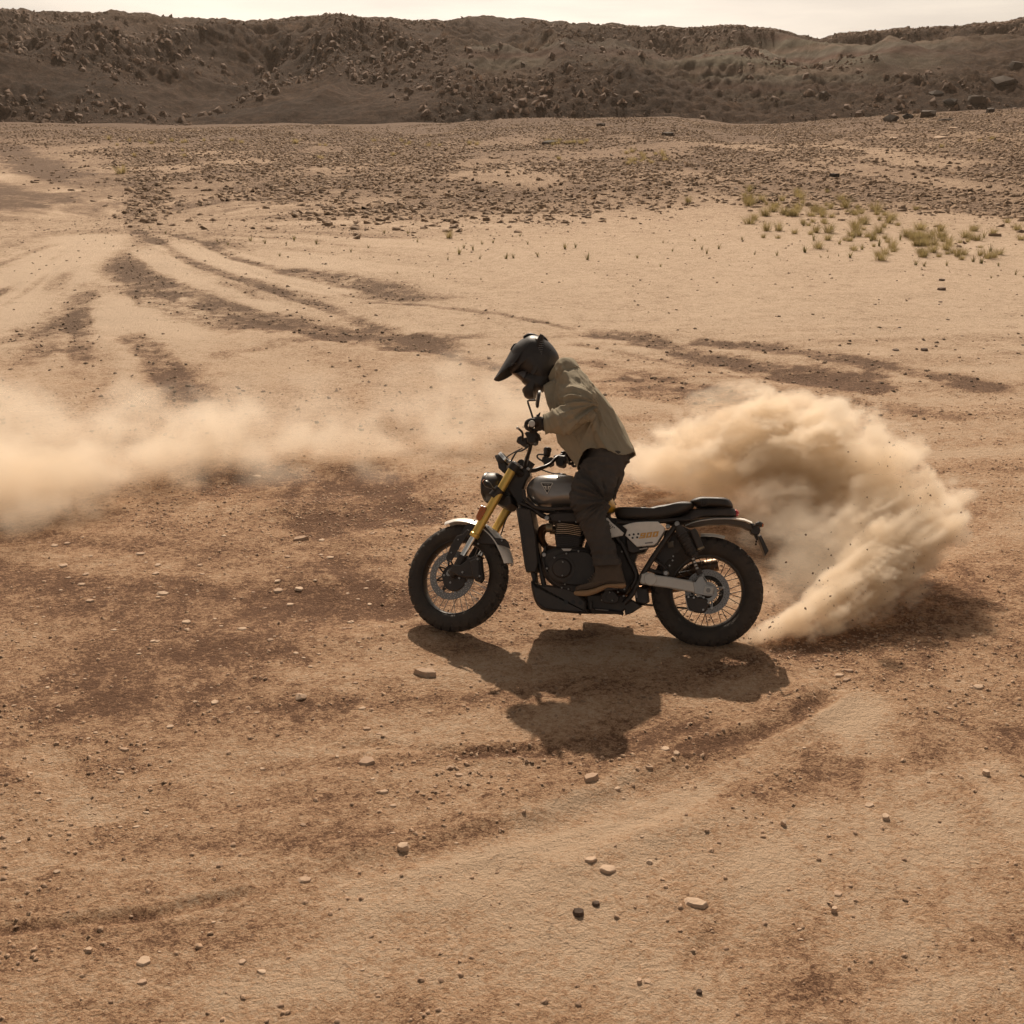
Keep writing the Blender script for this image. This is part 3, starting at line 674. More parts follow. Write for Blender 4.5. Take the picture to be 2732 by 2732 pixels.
MB().tube([s0 + sx * .03 + sd * .05, s0 + sx * .03 - sd * .20], .030, 16).build('steering_stem', M_SATIN, tc_, M=MF)
# axle, calipers
MB().prism(QL(zA, ((800, 1150), (860, 1120), (925, 1140), (935, 1250), (945, 1340), (915, 1390), (870, 1375), (850, 1340), (780, 1345), (700, 1330), (640, 1300), (600, 1290), (640, 1210), (720, 1215)), -TD), -TD - .035, -TD + .012, .006).build('brake_caliper', M_ENG, bike, M=MF)
MB().prism(QL(zA, ((830, 1180), (900, 1150), (925, 1180), (930, 1340), (900, 1370), (860, 1340)), -TD), -TD - .055, -TD - .03, .006).build('caliper_body', M_BLACK, bike, M=MF)
for q in ((880, 1145), (898, 1318), (722, 1280), (688, 1342), (532, 1315), (595, 1388)):
    v = Q(zA(*q), -TD - .05); MB().tube([v, v + Vector((0, -.008, 0))], .0062, 10).build('bolt', M_STEEL, bike, M=MF)
MB().lathe([(0, 0), (.075, 0), (.078, .004), (.078, .03)], FWC + Vector((.02, -.085, -.02)), (0, 1, 0), 32).build('hub_cover', M_ENG, bike, M=MF)
# front mudguard, in three pieces
def guard(c, R, a0, a1, W, m, nm, rise=.012, M=MF, n=26, taper=0, par=bike):
    vs = []; fs = []; K = 9
    for i in range(n + 1):
        a = a0 + (a1 - a0) * i / n; e = 1 - taper * max(0, abs(2 * i / n - 1) - .7) / .3
        for s_ in (0, 1):
            for k in range(K):
                t = 2 * k / (K - 1) - 1; r = R + rise * (1 - t * t) - (.010 * abs(t) ** 6) - s_ * .003
                vs.append((c.x + math.cos(a) * r, c.y + t * W * e, c.z + math.sin(a) * r))
    for i in range(n):
        for s_ in (0, 1):
            for k in range(K - 1):
                q = (i * 2 * K + s_ * K + k, i * 2 * K + s_ * K + k + 1, (i + 1) * 2 * K + s_ * K + k + 1, (i + 1) * 2 * K + s_ * K + k); fs.append(q if s_ else q[::-1])
        for k in (0, K - 1): fs.append((i * 2 * K + k, i * 2 * K + K + k, (i + 1) * 2 * K + K + k, (i + 1) * 2 * K + k))
    for i in (0, n):
        for k in range(K - 1): fs.append((i * 2 * K + k, i * 2 * K + k + 1, i * 2 * K + K + k + 1, i * 2 * K + K + k))
    return MB().add(vs, fs).build(nm, m, par, M=M)
fg = guard(FWC, .345, R_(108), R_(14), .082, M_SILV, 'front_mudguard', .026, taper=.4)
MB().prism(QL(zA, ((700, 900), (760, 790), (830, 770), (950, 790), (1060, 920), (1110, 925), (1165, 930), (1195, 965), (1215, 1030), (1150, 1005), (1090, 990), (1000, 985), (900, 975), (860, 940)), -.075), -.078, -.070, .002).build('mudguard_bracket', M_BLACK, fg, M=MF)
for q in ((850, 748), (990, 812), (1130, 948), (885, 985)):
    v = Q(zA(*q), -.082); MB().tube([v, v + Vector((0, -.005, 0))], .0055, 8).build('bolt', M_STEEL, fg, M=MF)

# ---- headlight
hc = Q(zA(1035, 405), 0); fd = (-sx * 1.0 + sd * .06).normalized()
fd = (Vector((-1, 0, -.03))).normalized()
hl = empty('headlight'); hl.parent = bike
MB().lathe([(0, -.085), (.045, -.080), (.075, -.062), (.090, -.035), (.094, 0), (.094, .020), (.090, .024)], hc + fd * .0, fd, 48).build('bucket', M_BLACK, hl, M=MF)
MB().lathe([(.085, .020), (.096, .016), (.098, .026), (.092, .036), (.084, .038)], hc, fd, 48).build('bezel', M_SATIN, hl, M=MF)
MB().lathe([(.088, .026), (.07, .040), (.04, .048), (0, .050)], hc, fd, 40).build('lens', M_GLASS, hl, M=MF)
for k in (0, 1, 2):
    z_ = .030 + .009 * k; MB().tube(smooth_path([hc + Vector((-.03 + .01 * k, -.094 + z_ * .3, z_ + .0)), hc + Vector((.01, -.082 + z_ * .25, z_ - .0 + .002)), hc + Vector((.04, -.062 + z_ * .2, z_ - .008))], 4), .0022, 6).build('cooling_fin', M_STEEL if k == 2 else M_SATIN, hl, M=MF)
for sgn in (-1, 1):
    q0 = Q(zA(1070, 430), -.11); q1 = Q(zA(1000, 370), -.11)
    q0 = Vector((q0.x, sgn * .11, q0.z)); q1 = Vector((q1.x, sgn * .17, q1.z)); it = empty('indicator'); it.parent = bike
    MB().tube([Vector((q0.x + .02, sgn * .08, q0.z)), q0 + Vector((0, sgn * .03, 0)), q1 + Vector((.02, 0, -.01))], .008, 8).build('stalk', M_BLACK, it, M=MF)
    dv = (q0 - q1); dv.y = 0; dv.normalize()
    MB().tube([q1 - dv * .004, q1 + dv * .010, q1 + dv * .030, q1 + dv * .055, q1 + dv * .066], [.008, .018, .020, .012, .004], 16).build('lamp_body', M_SATIN, it, M=MF)
    MB().tube([q1 - dv * .010, q1 - dv * .003], [.010, .016], 14).build('lamp_glass', M_ORG, it, M=MF)

# ---- instrument dial
gc = Q(zE(445, 1190), 0); ga = Q(zE(350, 1085), 0); gb = Q(zE(545, 1300), 0); gdir = (gb - ga).normalized(); gn = Vector((-gdir.z, 0, gdir.x)) * -1
if gn.x < 0: gn = -gn
dl = empty('instrument_dial'); dl.parent = bike
MB().lathe([(0, -.040), (.040, -.036), (.046, -.020), (.047, 0), (.045, 0)], gc, gn, 36).build('housing', M_BLACK, dl, M=MF)
MB().lathe([(.043, -.006), (.0495, -.006), (.0495, .012), (.045, .014), (.043, .012)], gc, gn, 36).build('bezel', M_CHROME, dl, M=MF)
MB().lathe([(0, .008), (.0435, .008)], gc, gn, 36).build('dial_glass', M_GLASS, dl, M=MF)
MB().prism(QL(zE, ((285, 1160), (340, 1140), (440, 1270), (500, 1330), (520, 1440), (440, 1480), (360, 1400), (345, 1300)), 0), -.03, .03, .004).build('dial_mount', M_BLACK, dl, M=MF)

# ---- handlebar (mirrored about the steering plane)
hb = empty('handlebar'); hb.parent = bike
def sym(mb, nm, m, par=hb): mb.build(nm, m, par, M=MF); q = MB(); q.v = [(x, -y, z) for x, y, z in mb.v]; q.f = [f[::-1] for f in mb.f]; return q.build(nm, m, par, M=MF)
barp = [Q(zE(830, 1330), 0), Q(zE(832, 1325), -.05), Q(zE(865, 1200), -.10), Q(zE(930, 1000), -.16), Q(zE(960, 800), -.20), Q(zE(966, 640), -.25)]
gr0 = Q(zE(967, 560), -.27); gr1 = Q(zE(970, 520), -.405)
for i_ in (0,): barp[0].y = 0
path = smooth_path(barp + [gr0, gr1], 5)
half = MB().tube(path, [.014] * 12 + [.0115] * (len(path) - 12), 14, cap=True)
sym(half, 'bar_tube', M_SATIN)
gdv = (gr1 - gr0).normalized()
sym(MB().tube([gr0, gr1], .0175, 18), 'grip', M_RUB)
sym(MB().lathe([(0, .016), (.008, .016), (.017, .014), (.019, .008), (.019, 0), (0, 0)], gr1, gdv, 20), 'bar_end', M_ALU)
# clamps
cq = Q(zE(820, 1330), 0)
sym(MB().tube([cq + Vector((0, -.055, 0)), cq + Vector((0, -.030, 0))], .026, 16), 'bar_clamp', M_SATIN)
MB().tube([cq + sd * 0 + Vector((0, 0, 0)), cq - sd * .10], [.020, .030], 12, ry=[.06, .075]).build('riser', M_SATIN, hb, M=MF)
for q in ((745, 1370), (880, 1400)):
    v = Q(zE(*q), -.07); MB().tube([v + sd * .0, v + sd * .015], .010, 12).build('bolt', M_STEEL, hb, M=MF)
# levers, switch block, reservoir, clutch perch
lv0 = Q(zE(830, 840), -.20); 
sym(MB().tube(smooth_path([Q(zE(900, 860), -.19), Q(zE(800, 850), -.22), Q(zE(790, 700), -.27), Q(zE(720, 620), -.33), Q(zE(700, 605), -.38)], 4), .0065, 8), 'lever', M_SATIN)
sym(MB().ball(Q(zE(696, 603), -.385), .0085, 10, 7), 'lever_ball', M_ALU)
sym(MB().prism(QL(zE, ((700, 870), (720, 800), (790, 770), (800, 820), (900, 800), (905, 930), (830, 975), (760, 930), (740, 890), (700, 895)), -.2), -.225, -.175, .005), 'lever_perch', M_ENG)
sym(MB().prism(QL(zE, ((855, 720), (900, 690), (1090, 700), (1120, 790), (1110, 830), (1070, 820), (1060, 890), (1010, 920), (910, 900), (890, 790)), -.235), -.262, -.205, .006), 'switch_block', M_BLACK)
# mirrors
mr = lambda f, p, d: Q(f(*p), d)
ms = [mr(zE, (1005, 450), -.27), mr(zE, (960, 300), -.29), mr(zE, (905, 130), -.31), mr(zE, (900, 85), -.315), mr(zE, (940, 72), -.33), mr(zE, (1040, 68), -.35)]
sym(MB().tube(ms, .0058, 10), 'mirror_stem', M_BLACK)
mc_ = Q(zH(995, 1500), -.36)
mx_ = Vector((.90, .44, -.05)).normalized(); my_ = Vector((-.44, .90, 0)).normalized()
sym(MB().tube([mc_ - mx_ * .012, mc_ - mx_ * .006, mc_ + mx_ * .004, mc_ + mx_ * .008], [.030, .050, .053, .052], 24, up=tuple(my_)), 'mirror_head', M_BLACK)
sym(MB().tube([mc_ + mx_ * .0081, mc_ + mx_ * .0095], [.049, .049], 24), 'mirror_glass', M_CHROME)
# brake fluid reservoir on the far side
rv = Q(zE(1262, 1060), .20)
rs = empty('brake_reservoir'); rs.parent = bike
MB().lathe([(0, -.030), (.020, -.028), (.023, -.020), (.023, .012)], rv, (0, .12, 1), 24).build('pot', mat('brake_fluid_pot', (.05, .028, .016), .25), rs, M=MF)
MB().lathe([(0, .026), (.022, .026), (.0255, .022), (.0255, .008), (.0225, .008)], rv, (0, .12, 1), 24).build('cap', M_BLACK, rs, M=MF)
MB().tube(smooth_path([Q(zE(*q), .18) for q in ((1200, 1105), (1090, 1110), (1070, 1160), (1130, 1210), (1200, 1240), (1210, 1300))], 4), .0055, 8).build('brake_hose', M_BLACK, rs, M=MF)
MB().tube(smooth_path([Q(zE(*q), -.05) for q in ((890, 970), (770, 1040), (680, 1060), (600, 1180), (560, 1260))], 4), .0055, 8).build('control_cable', M_BLACK, bike, M=MF)
MB().tube(smooth_path([Q(zE(*q), -.02) for q in ((790, 990), (680, 1045), (520, 1140), (430, 1240), (400, 1370), (470, 1500))], 4), .0042, 8).build('control_cable', M_BLACK, bike, M=MF)
MB().tube(smooth_path([Q(zE(*q), .12) for q in ((1020, 1380), (1150, 1400), (1280, 1440), (1400, 1470), (1500, 1460))], 4), .0045, 8).build('control_cable', M_BLACK, bike, M=MF)
MB().tube(smooth_path([Q(zA(*q), .10) for q in ((1290, 590), (1220, 660), (1170, 740), (1130, 860), (1100, 930))], 4), .0042, 8).build('brake_hose', M_BLACK, bike, M=MF)
MB().prism(QL(zA, ((1160, 500), (1260, 520), (1270, 590), (1210, 630), (1120, 600), (1080, 570)), 0), -.06, .06, .006).build('cable_guide', M_BLACK, bike, M=MF)

# ---- frame
fr = empty('frame'); fr.parent = bike
def tubeP(f, pts, d, r, nm='frame_tube', m=M_SATIN, par=fr, sm=True, both=False):
    out = []
    for dd in ((d, -d) if both else (d,)):
        p = [P(f(*q), dd) for q in pts]; out.append(MB().tube(smooth_path(p, 4) if sm and len(p) > 2 else p, r, 12).build(nm, m, par))
    return out
hs = P(zA(1300, 330)); MB().prism(OL(zA, ((1240, 250), (1330, 180), (1420, 190), (1440, 280), (1400, 340), (1370, 420), (1390, 560), (1420, 640), (1330, 640), (1290, 560), (1250, 500), (1200, 420)), 0), -.055, .055, .01).build('headstock', M_SATIN, fr)
tubeP(zC, ((170, 560), (300, 620), (430, 700), (560, 650)), -.10, .016, both=True)
tubeP(zC, ((250, 600), (300, 900), (370, 1250), (400, 1400), (440, 1450)), -.09, .015, both=True)
tubeP(zC, ((420, 1000), (390, 1130), (440, 1280), (540, 1370), (620, 1400)), -.13, .008, 'engine_pipe')
tubeP(zD, ((550, 480), (430, 640), (250, 900), (110, 1130), (20, 1290), (-60, 1380)), -.135, .0165, both=True)
tubeP(zC, ((1200, 950), (1280, 1130), (1350, 1290), (1300, 1420)), -.13, .015, both=True)
tubeP(zD, ((-120, 470), (60, 475), (300, 460), (520, 440), (700, 430)), -.11, .014, both=True)
tubeP(zD, ((270, 870), (400, 970), (420, 1040)), -.12, .010)
tubeP(zD, ((200, 990), (300, 1020), (430, 1045)), -.12, .012)
tubeP(zC, ((560, 640), (800, 660), (1000, 690), (1150, 760)), -.08, .02, both=True)
tubeP(zC, ((1000, 700), (1120, 850), (1190, 960)), -.11, .018, both=True)
# subframe plates and mid block
MB().prism(OL(zC, ((960, 690), (1250, 720), (1400, 1000), (1340, 1150), (1380, 1290), (1250, 1480), (1100, 1440), (900, 1300), (830, 1000)), 0), -.085, .085, .01).build('centre_casing', M_ENG, bike)
MB().prism(OL(zC, ((1250, 900), (1450, 1020), (1480, 1000), (1440, 1060), (1330, 1080), (1270, 1060)), 0), -.115, .115, .01).build('side_housing', M_BLACK, bike)
# radiator guard
MB().prism(OL(zC, ((148, 625), (300, 640), (345, 900), (365, 1180), (345, 1270), (245, 1275), (225, 1180), (190, 900)), 0), -.14, .14, .006).build('radiator', M_BLACK, bike)
MB().prism(OL(zC, ((268, 1265), (325, 1275), (330, 1370), (292, 1365)), 0), -.05, .05, .004).build('radiator_bracket', M_BLACK, bike)
for k in range(26):
    v = P(zC(160 + k * 3.0, 700 + k * 22), -.142); MB().box((v.x, v.y, v.z), (.006, .004, .003)).build('radiator_fin', M_SATIN, bike)

# ---- engine
en = empty('engine'); en.parent = bike
MB().prism(OL(zC, ((400, 1070), (480, 1040), (600, 1010), (800, 1010), (930, 1060), (1000, 1250), (960, 1400), (880, 1500), (700, 1490), (560, 1440), (430, 1330), (395, 1200)), 0, 3), -.125, .125, .018).build('crankcase', M_ENG, en)
cc = P(zC(588, 1225), -.135)
MB().lathe([(0, -.030), (.050, -.030), (.056, -.024), (.060, -.018), (.075, -.018), (.084, -.012), (.086, .02)], cc, (0, 1, 0), 48).build('clutch_cover', M_ENG, en)
MB().prism(OL(zC, ((500, 1110), (640, 1060), (820, 1050), (900, 1100), (930, 1250), (880, 1380), (760, 1400), (620, 1390), (500, 1340), (440, 1230)), -.13, 4), -.150, -.11, .006).build('engine_cover', M_SATIN, en)
for q, b_ in (((565, 740), 5.2), ((735, 745), 5), ((632, 1073), 5.6), ((758, 1046), 5.6), ((508, 1115), 5.6), ((430, 1228), 7), ((595, 1160), 5.2), ((588, 1300), 5), ((612, 1390), 5), ((580, 1425), 5), ((648, 1438), 5), ((1205, 1045), 5), ((1075, 1465), 4.5), ((990, 1548), 4), ((1100, 1550), 4), ((1160, 1462), 5.5), ((1218, 1500), 6), ((1226, 1432), 5.5)):
    v = P(zC(*q), -.168); MB().lathe([(0, -.005), (b_ * .0007, -.004), (b_ * .001, 0), (b_ * .001, .03)], v, (0, 1, 0), 12).build('bolt', M_STEEL, en)
for q, b_ in (((436, 708), 12), ((403, 1088), 11)):
    v = P(zC(*q), -.15); MB().lathe([(0, -.004), (b_ * .00045, -.004), (b_ * .0005, -.007), (b_ * .001, -.006), (b_ * .00115, 0), (b_ * .00115, .05)], v, (0, 1, 0), 20).build('mounting_bolt', M_STEEL, en)
# cylinder: barrel, fins, head, rocker cover
MB().prism(OL(zC, ((530, 880), (800, 880), (780, 1040), (550, 1040)), 0), -.105, .105, .008).build('cylinder_barrel', M_ENG, en)
M_FIN = mat('machined_fin_edge', (.50, .46, .40), .25, metal=.9)
for k in range(14):
    y_ = 775 + k * 19.0; w0 = 505 if k < 7 else 505 + (k - 6) * 6; w1 = 812 if k < 7 else 812 - (k - 6) * 6
    m_ = MB()
    dd = -.128 if k < 7 else -.118
    vs = []
    n_ = 14
    for yy_ in (dd, -dd):
        for h_ in (0, 7):
            for i in range(n_ + 1):
                t = i / n_; arc = -14 * math.sin(math.pi * min(1, t * 1.1 + .1)) + 10 * t
                v = P(zC(w0 + (w1 - w0) * t, y_ + arc + h_), dd); edge = min(1, min(t, 1 - t) * 6 + .55)
                vs.append((v.x, yy_ * edge if True else yy_, v.z))
    K = n_ + 1; fs = []
    for i in range(n_):
        fs += [(i, i + 1, K + i + 1, K + i), (2 * K + i, 3 * K + i, 3 * K + i + 1, 2 * K + i + 1), (i, 2 * K + i, 2 * K + i + 1, i + 1), (K + i, K + i + 1, 3 * K + i + 1, 3 * K + i)]
    fs += [(0, K, 3 * K, 2 * K), (n_, 2 * K + n_, 3 * K + n_, K + n_)]
    MB().add(vs, fs).build('cooling_fin', M_ENG, en)
    if k < 6:
        pth = [P(zC(w0 + 6 + (w1 - w0 - 12) * i / 12, y_ + 3 - 14 * math.sin(math.pi * min(1, i / 12 * 1.1 + .1)) + 10 * i / 12), dd) for i in range(13)]
        MB().tube([Vector((p.x, -.1295 * min(1, min(i / 12, 1 - i / 12) * 6 + .60), p.z)) for i, p in enumerate(pth)], .0016, 6).build('fin_edge', M_FIN, en)
MB().prism(OL(zC, ((470, 690), (520, 660), (640, 650), (800, 655), (850, 700), (840, 770), (500, 775), (480, 740)), 0, 3), -.12, .12, .015).build('cylinder_head', M_ENG, en)
MB().prism(OL(zC, ((540, 660), (560, 630), (700, 620), (800, 630), (830, 670), (680, 690)), 0, 3), -.10, .10, .012).build('rocker_cover', M_SATIN, en)
MB().prism(OL(zC, ((582, 1022), (690, 1022), (672, 1046), (604, 1046)), -.15), -.1535, -.148, .0008).build('maker_badge', M_ALU, en)
MB().prism(OL(zC, ((1000, 1500), (1060, 1440), (1120, 1450), (1180, 1520), (1150, 1580), (1020, 1570)), 0, 3), -.155, -.08, .006).build('sprocket_cover', M_ENG, en)
ms_ = P(zC(1085, 1510), -.158); MB().lathe([(.022, 0), (.032, 0), (.032, .006), (.022, .006), (.022, 0)], ms_, (0, 1, 0), 24).build('cover_ring', M_SATIN, en)
# exhaust header, clamp, collector, silencer on the far side
ex = empty('exhaust'); ex.parent = bike
for sgn in (-1, 1):
    pts = [P(zC(*q), -.11) for q in ((470, 815), (410, 800), (365, 830), (352, 890), (370, 950), (410, 1000), (470, 1020), (560, 1030))]
    MB().tube([Vector((v.x, sgn * .11 * (1 - .05 * i), v.z)) for i, v in enumerate(smooth_path(pts, 4))][:29], [.0195] * 29, 18).build('header_pipe', M_BRZ, ex)
    v0, v1 = P(zC(430, 808), -.11), P(zC(495, 812), -.11); MB().tube([Vector((v0.x, sgn * .11, v0.z)), Vector((v1.x, sgn * .11, v1.z))], .027, 20).build('header_clamp', mat('clamp_alloy', (.20, .155, .10), .4, metal=.8), ex)
MB().tube([P(zC(500, 1440), .12), P(zC(800, 1500), .14), P(zC(1100, 1480), .15), P(zD(300, 1200), .17)], .028, 16).build('link_pipe', M_BRZ, ex)
for dz in (0, 1):
    q = [(300, 1190), (700, 1000), (1000, 930)] if dz else [(260, 1270), (660, 1150), (840, 1120)]
    pp = [P(zD(*t_), .16) for t_ in q]; MB().tube(smooth_path(pp, 5), [.026] * 4 + [.040] * 7, 20).build('silencer', mat('silencer_bronze', (.14, .09, .055), .4, metal=.8), ex)
# sump guard
sg_ = MB().prism(OL(zC, ((288, 1372), (318, 1360), (345, 1405), (420, 1400), (560, 1412), (700, 1440), (830, 1540), (850, 1570), (845, 1640), (880, 1690), (640, 1680), (430, 1665), (368, 1628), (330, 1575), (305, 1490)), 0, 2), -.13, .13, .012).build('sump_guard', M_BLACK, bike)
for q in ((622, 1573), (697, 1573), (774, 1580)):
    v = P(zC(*q), -.131); MB().tube([v, v + Vector((0, -.002, 0))], .013, 20).build('guard_hole', M_DARKD, sg_)
MB().tube(smooth_path([P(zC(*q), -.132) for q in ((350, 1600), (420, 1640), (600, 1660), (860, 1680))], 4), .004, 8).build('guard_rib', M_SATIN, sg_)
# lower brackets behind the guard
MB().prism(OL(zC, ((850, 1500), (1000, 1490), (1230, 1500), (1340, 1560), (1410, 1608), (1300, 1680), (1240, 1700), (1235, 1640), (1180, 1690), (900, 1690), (860, 1640)), 0), -.10, .10, .006).build('footrest_plate', M_ENG, bike)
MB().prism(OL(zC, ((1320, 1400), (1470, 1420), (1485, 1560), (1440, 1590), (1350, 1570)), 0), -.08, .08, .008).build('linkage_box', M_BLACK, bike)
MB().prism(OL(zC, ((1328, 1440), (1355, 1440), (1362, 1520), (1335, 1522)), -.09), -.084, -.08, .001).build('pale_tag', mat('pale_tag', (.22, .19, .18), .5), bike)
MB().tube([P(zC(925, 1645), -.125), P(zC(1060, 1655), -.125)], .004, 8).build('stand_spring', M_STEEL, bike)
MB().tube(smooth_path([P(zC(*q), -.12) for q in ((880, 1560), (900, 1650), (1060, 1665), (1180, 1680), (1215, 1690))], 3), .010, 10).build('side_stand', M_SATIN, bike)
for sgn in (-1, 1):
    a = P(zC(1090, 1428), -.15); MB().box((a.x, sgn * .195, a.z), (.075, .09, .022), .12).build('footrest', M_ENG, bike)
    for k in range(5): MB().box((a.x - .030 + .015 * k, sgn * .20, a.z + .013), (.005, .08, .008)).build('footrest_tooth', M_ENG, bike)

# ---- tank
tk = empty('fuel_tank'); tk.parent = bike
out = ((232, 430), (250, 370), (290, 322), (345, 288), (430, 268), (560, 262), (690, 272), (760, 296), (860, 330), (960, 400), (1060, 465), (1100, 480), (1130, 530), (1152, 600), (1125, 652), (1060, 656), (900, 630), (700, 598), (400, 596), (320, 572), (262, 515))
def tank_half(ol): 
    return MB().pillow(ol, .15, 0, 10, 2.6)
tnk = tank_half([v for v in OL(zC, out, 0, 4)]).build('tank_shell', M_GREY, tk)
# the rear of the tank is yellow: a second material by position along the tank
tnk.data.materials.append(M_YEL)
xs_ = P(zC(752, 400)).x
for p_ in tnk.data.polygons:
    c_ = p_.center
    if c_.x + .35 * (c_.z - P(zC(752, 400)).z) > xs_: p_.material_index = 1
MB().tube(smooth_path([Vector((P(zC(*q), -.10).x, -.120, P(zC(*q), -.10).z)) for q in ((205, 420), (215, 500), (280, 575), (360, 612), (500, 616), (700, 608), (850, 625))], 4), .011, 12).build('tank_rim', M_BLACK, tk)
MB().tube(smooth_path([Vector((P(zC(*q), -.10).x, .120, P(zC(*q), -.10).z)) for q in ((205, 420), (215, 500), (280, 575), (360, 612), (500, 616), (700, 608), (850, 625))], 4), .011, 12).build('tank_rim', M_BLACK, tk)
fcap = P(zC(560, 262)); MB().lathe([(0, .014), (.025, .014), (.030, .008), (.030, -.01)], (fcap.x + .02, .03, fcap.z - .006), (0, .1, 1), 24).build('filler_cap', M_SATIN, tk)
# badge with its two arms and wordmark; it lies on the tank side
def tank_y(x, z):
    v = [q.co for q in tnk.data.vertices if q.co.y < 0]; b_ = min(v, key=lambda c: (c.x - x) ** 2 + (c.z - z) ** 2); return b_.y
bc_ = P(zC(441, 400), -.14); by_ = -.1475
def flat(f, pts, y, m, nm, par, th=.0012): 
    return MB().prism([P2(f(*q), y) for q in pts], y - th, y + th, .0003).build(nm, m, par)
flat(zE, ((1128, 1648), (1136, 1642), (1352, 1642), (1360, 1650), (1256, 1850), (1240, 1850)), by_, M_PALE, 'tank_badge', tk)
bdg = [o for o in tk.children if o.name == 'tank_badge'][0] if any(o.name == 'tank_badge' for o in bpy.data.objects) else tk
flat(zE, ((1142, 1652), (1346, 1652), (1248, 1840)), by_ - .0018, M_DARKD, 'badge_field', bdg, .0006)
flat(zE, ((1172, 1706), (1236, 1700), (1236, 1780), (1226, 1780), (1214, 1745), (1212, 1722), (1196, 1728)), by_ - .003, M_PALE, 'badge_emblem', bdg, .0006)
flat(zE, ((1322, 1706), (1258, 1700), (1258, 1780), (1268, 1780), (1280, 1745), (1282, 1722), (1298, 1728)), by_ - .003, M_PALE, 'badge_emblem', bdg, .0006)
flat(zE, ((1236, 1702), (1260, 1702), (1260, 1800), (1248, 1812), (1236, 1800)), by_ - .0032, M_DARKD, 'badge_emblem', bdg, .0005)
def text(body, f, x0, y0, x1, y1, y, m, nm, par, shear=0., bold=.0):
    cu = bpy.data.curves.new(nm, 'FONT'); cu.body = body; cu.size = 1; cu.extrude = .0; cu.offset = bold; cu.shear = shear; cu.align_x = 'LEFT'
    o = bpy.data.objects.new(nm, cu); col.objects.link(o); dg = bpy.context.evaluated_depsgraph_get()
    me_ = bpy.data.meshes.new_from_object(o.evaluated_get(dg)); bpy.data.objects.remove(o)
    v = np.array([tuple(q.co) for q in me_.vertices]); lo, hi = v.min(0), v.max(0)
    a = P(f(x0, y0), y); b = P(f(x1, y1), y); ux = Vector((b.x - a.x, 0, b.z - a.z)); n_ = ux.length; ux.normalize(); uz = Vector((-ux.z, 0, ux.x))
    def put(sz):
        for q in me_.vertices:
            s_ = (q.co.x - lo[0]) / (hi[0] - lo[0]) * n_; t_ = (q.co.y - lo[1]) / (hi[1] - lo[1]) * sz; r = a + ux * s_ + uz * t_; q.co = (r.x, y, r.z)
    put(TH[0]); me_.materials.clear(); me_.materials.append(m)
    for p_ in me_.polygons: p_.material_index = 0
    bm = bmesh.new(); bm.from_mesh(me_); e_ = bmesh.ops.extrude_face_region(bm, geom=bm.faces[:]); bmesh.ops.translate(bm, vec=(0, .0012, 0), verts=[x for x in e_['geom'] if isinstance(x, bmesh.types.BMVert)]); bmesh.ops.recalc_face_normals(bm, faces=bm.faces); bm.to_mesh(me_); bm.free()
    return link(nm, me_, par)
TH = [.0035]; text('TRIUMPH', zE, 1180, 1678, 1308, 1678, by_ - .0035, M_PALE, 'badge_lettering', bdg, 0, .02)

# ---- side covers
for sgn in (-1, 1):
    sc_ = MB().prism([tuple(v) for v in OL(zG, ((482, 312), (620, 262), (760, 235), (1000, 222), (1185, 220), (1315, 335), (1322, 380), (1160, 640), (1100, 688), (775, 724), (755, 718), (532, 500), (574, 392)), -.13)], sgn * .142, sgn * .128, .004).build('side_cover', M_SILV, bike)
    if sgn < 0: side = sc_
    f2 = MB().prism(OL(zG, ((90, 155), (198, 163), (250, 232), (508, 455), (480, 505), (290, 545), (150, 560)), -.12), sgn * .135, sgn * .115, .004).build('intake_cover', M_SILV, bike)
    if sgn < 0: side2 = f2
for q in ((615, 490), (700, 478), (790, 467), (677, 547), (768, 535)):
    v = P(zG(*q), -.1425); MB().tube([v, v + Vector((0, -.0012, 0))], .0062, 14).build('vent_hole', M_DARKD, side)
for q in ((210, 305), (255, 300), (240, 330), (285, 325), (270, 350), (315, 350), (240, 362)):
    v = P(zG(*q), -.1355); MB().tube([v, v + Vector((0, -.0012, 0))], .0034, 10).build('vent_hole', M_DARKD, side2)
flat(zG, ((917, 640), (1070, 618), (1080, 632), (1070, 645), (925, 660)), -.1432, mat('grey_decal', (.18, .15, .14), .5), 'slot', side, .0008)
flat(zG, ((805, 765), (965, 738), (970, 752), (815, 780)), -.128, M_PALE, 'pale_slot', side, .001)
def digits(word, f, x0, y0, x1, y1, hgt, y, m, par):
    a = P(f(x0, y0), y); b = P(f(x1, y1), y); ux = Vector((b.x - a.x, 0, b.z - a.z)); W_ = ux.length; ux.normalize(); uz = Vector((-ux.z, 0, ux.x)); dw = W_ / len(word)
    if uz.z < 0: uz = -uz
    seg = {'0': [((0, 0), (0, 1), (.34, 1), (.34, 0)), ((.66, 0), (.66, 1), (1, 1), (1, 0)), ((.34, 0), (.34, .24), (.66, .24), (.66, 0)), ((.34, .76), (.34, 1), (.66, 1), (.66, .76))],
           '9': [((-.15, 0), (-.15, .22), (.66, .22), (.66, 0)), ((.66, 0), (.66, 1), (1, 1), (1, 0)), ((.34, .38), (.34, .60), (.66, .60), (.66, .38)), ((.34, .79), (.34, 1), (.66, 1), (.66, .79)), ((0, .38), (0, 1), (.34, 1), (.34, .38))]}
    for k, c in enumerate(word):
        g_ = MB()
        for q in seg[c]:
            o_ = []
            for s_, t_ in q: v = a + ux * (dw * (k + .06 + .84 * s_) + hgt * .38 * t_) + uz * hgt * t_; o_.append((v.x, v.z))
            g_.prism(o_, y - .0008, y + .0008, .0002)
        g_.build('numeral', m, par)
digits('900', zG, 805, 560, 1185, 512, .0305, -.1440, M_TAN, side)
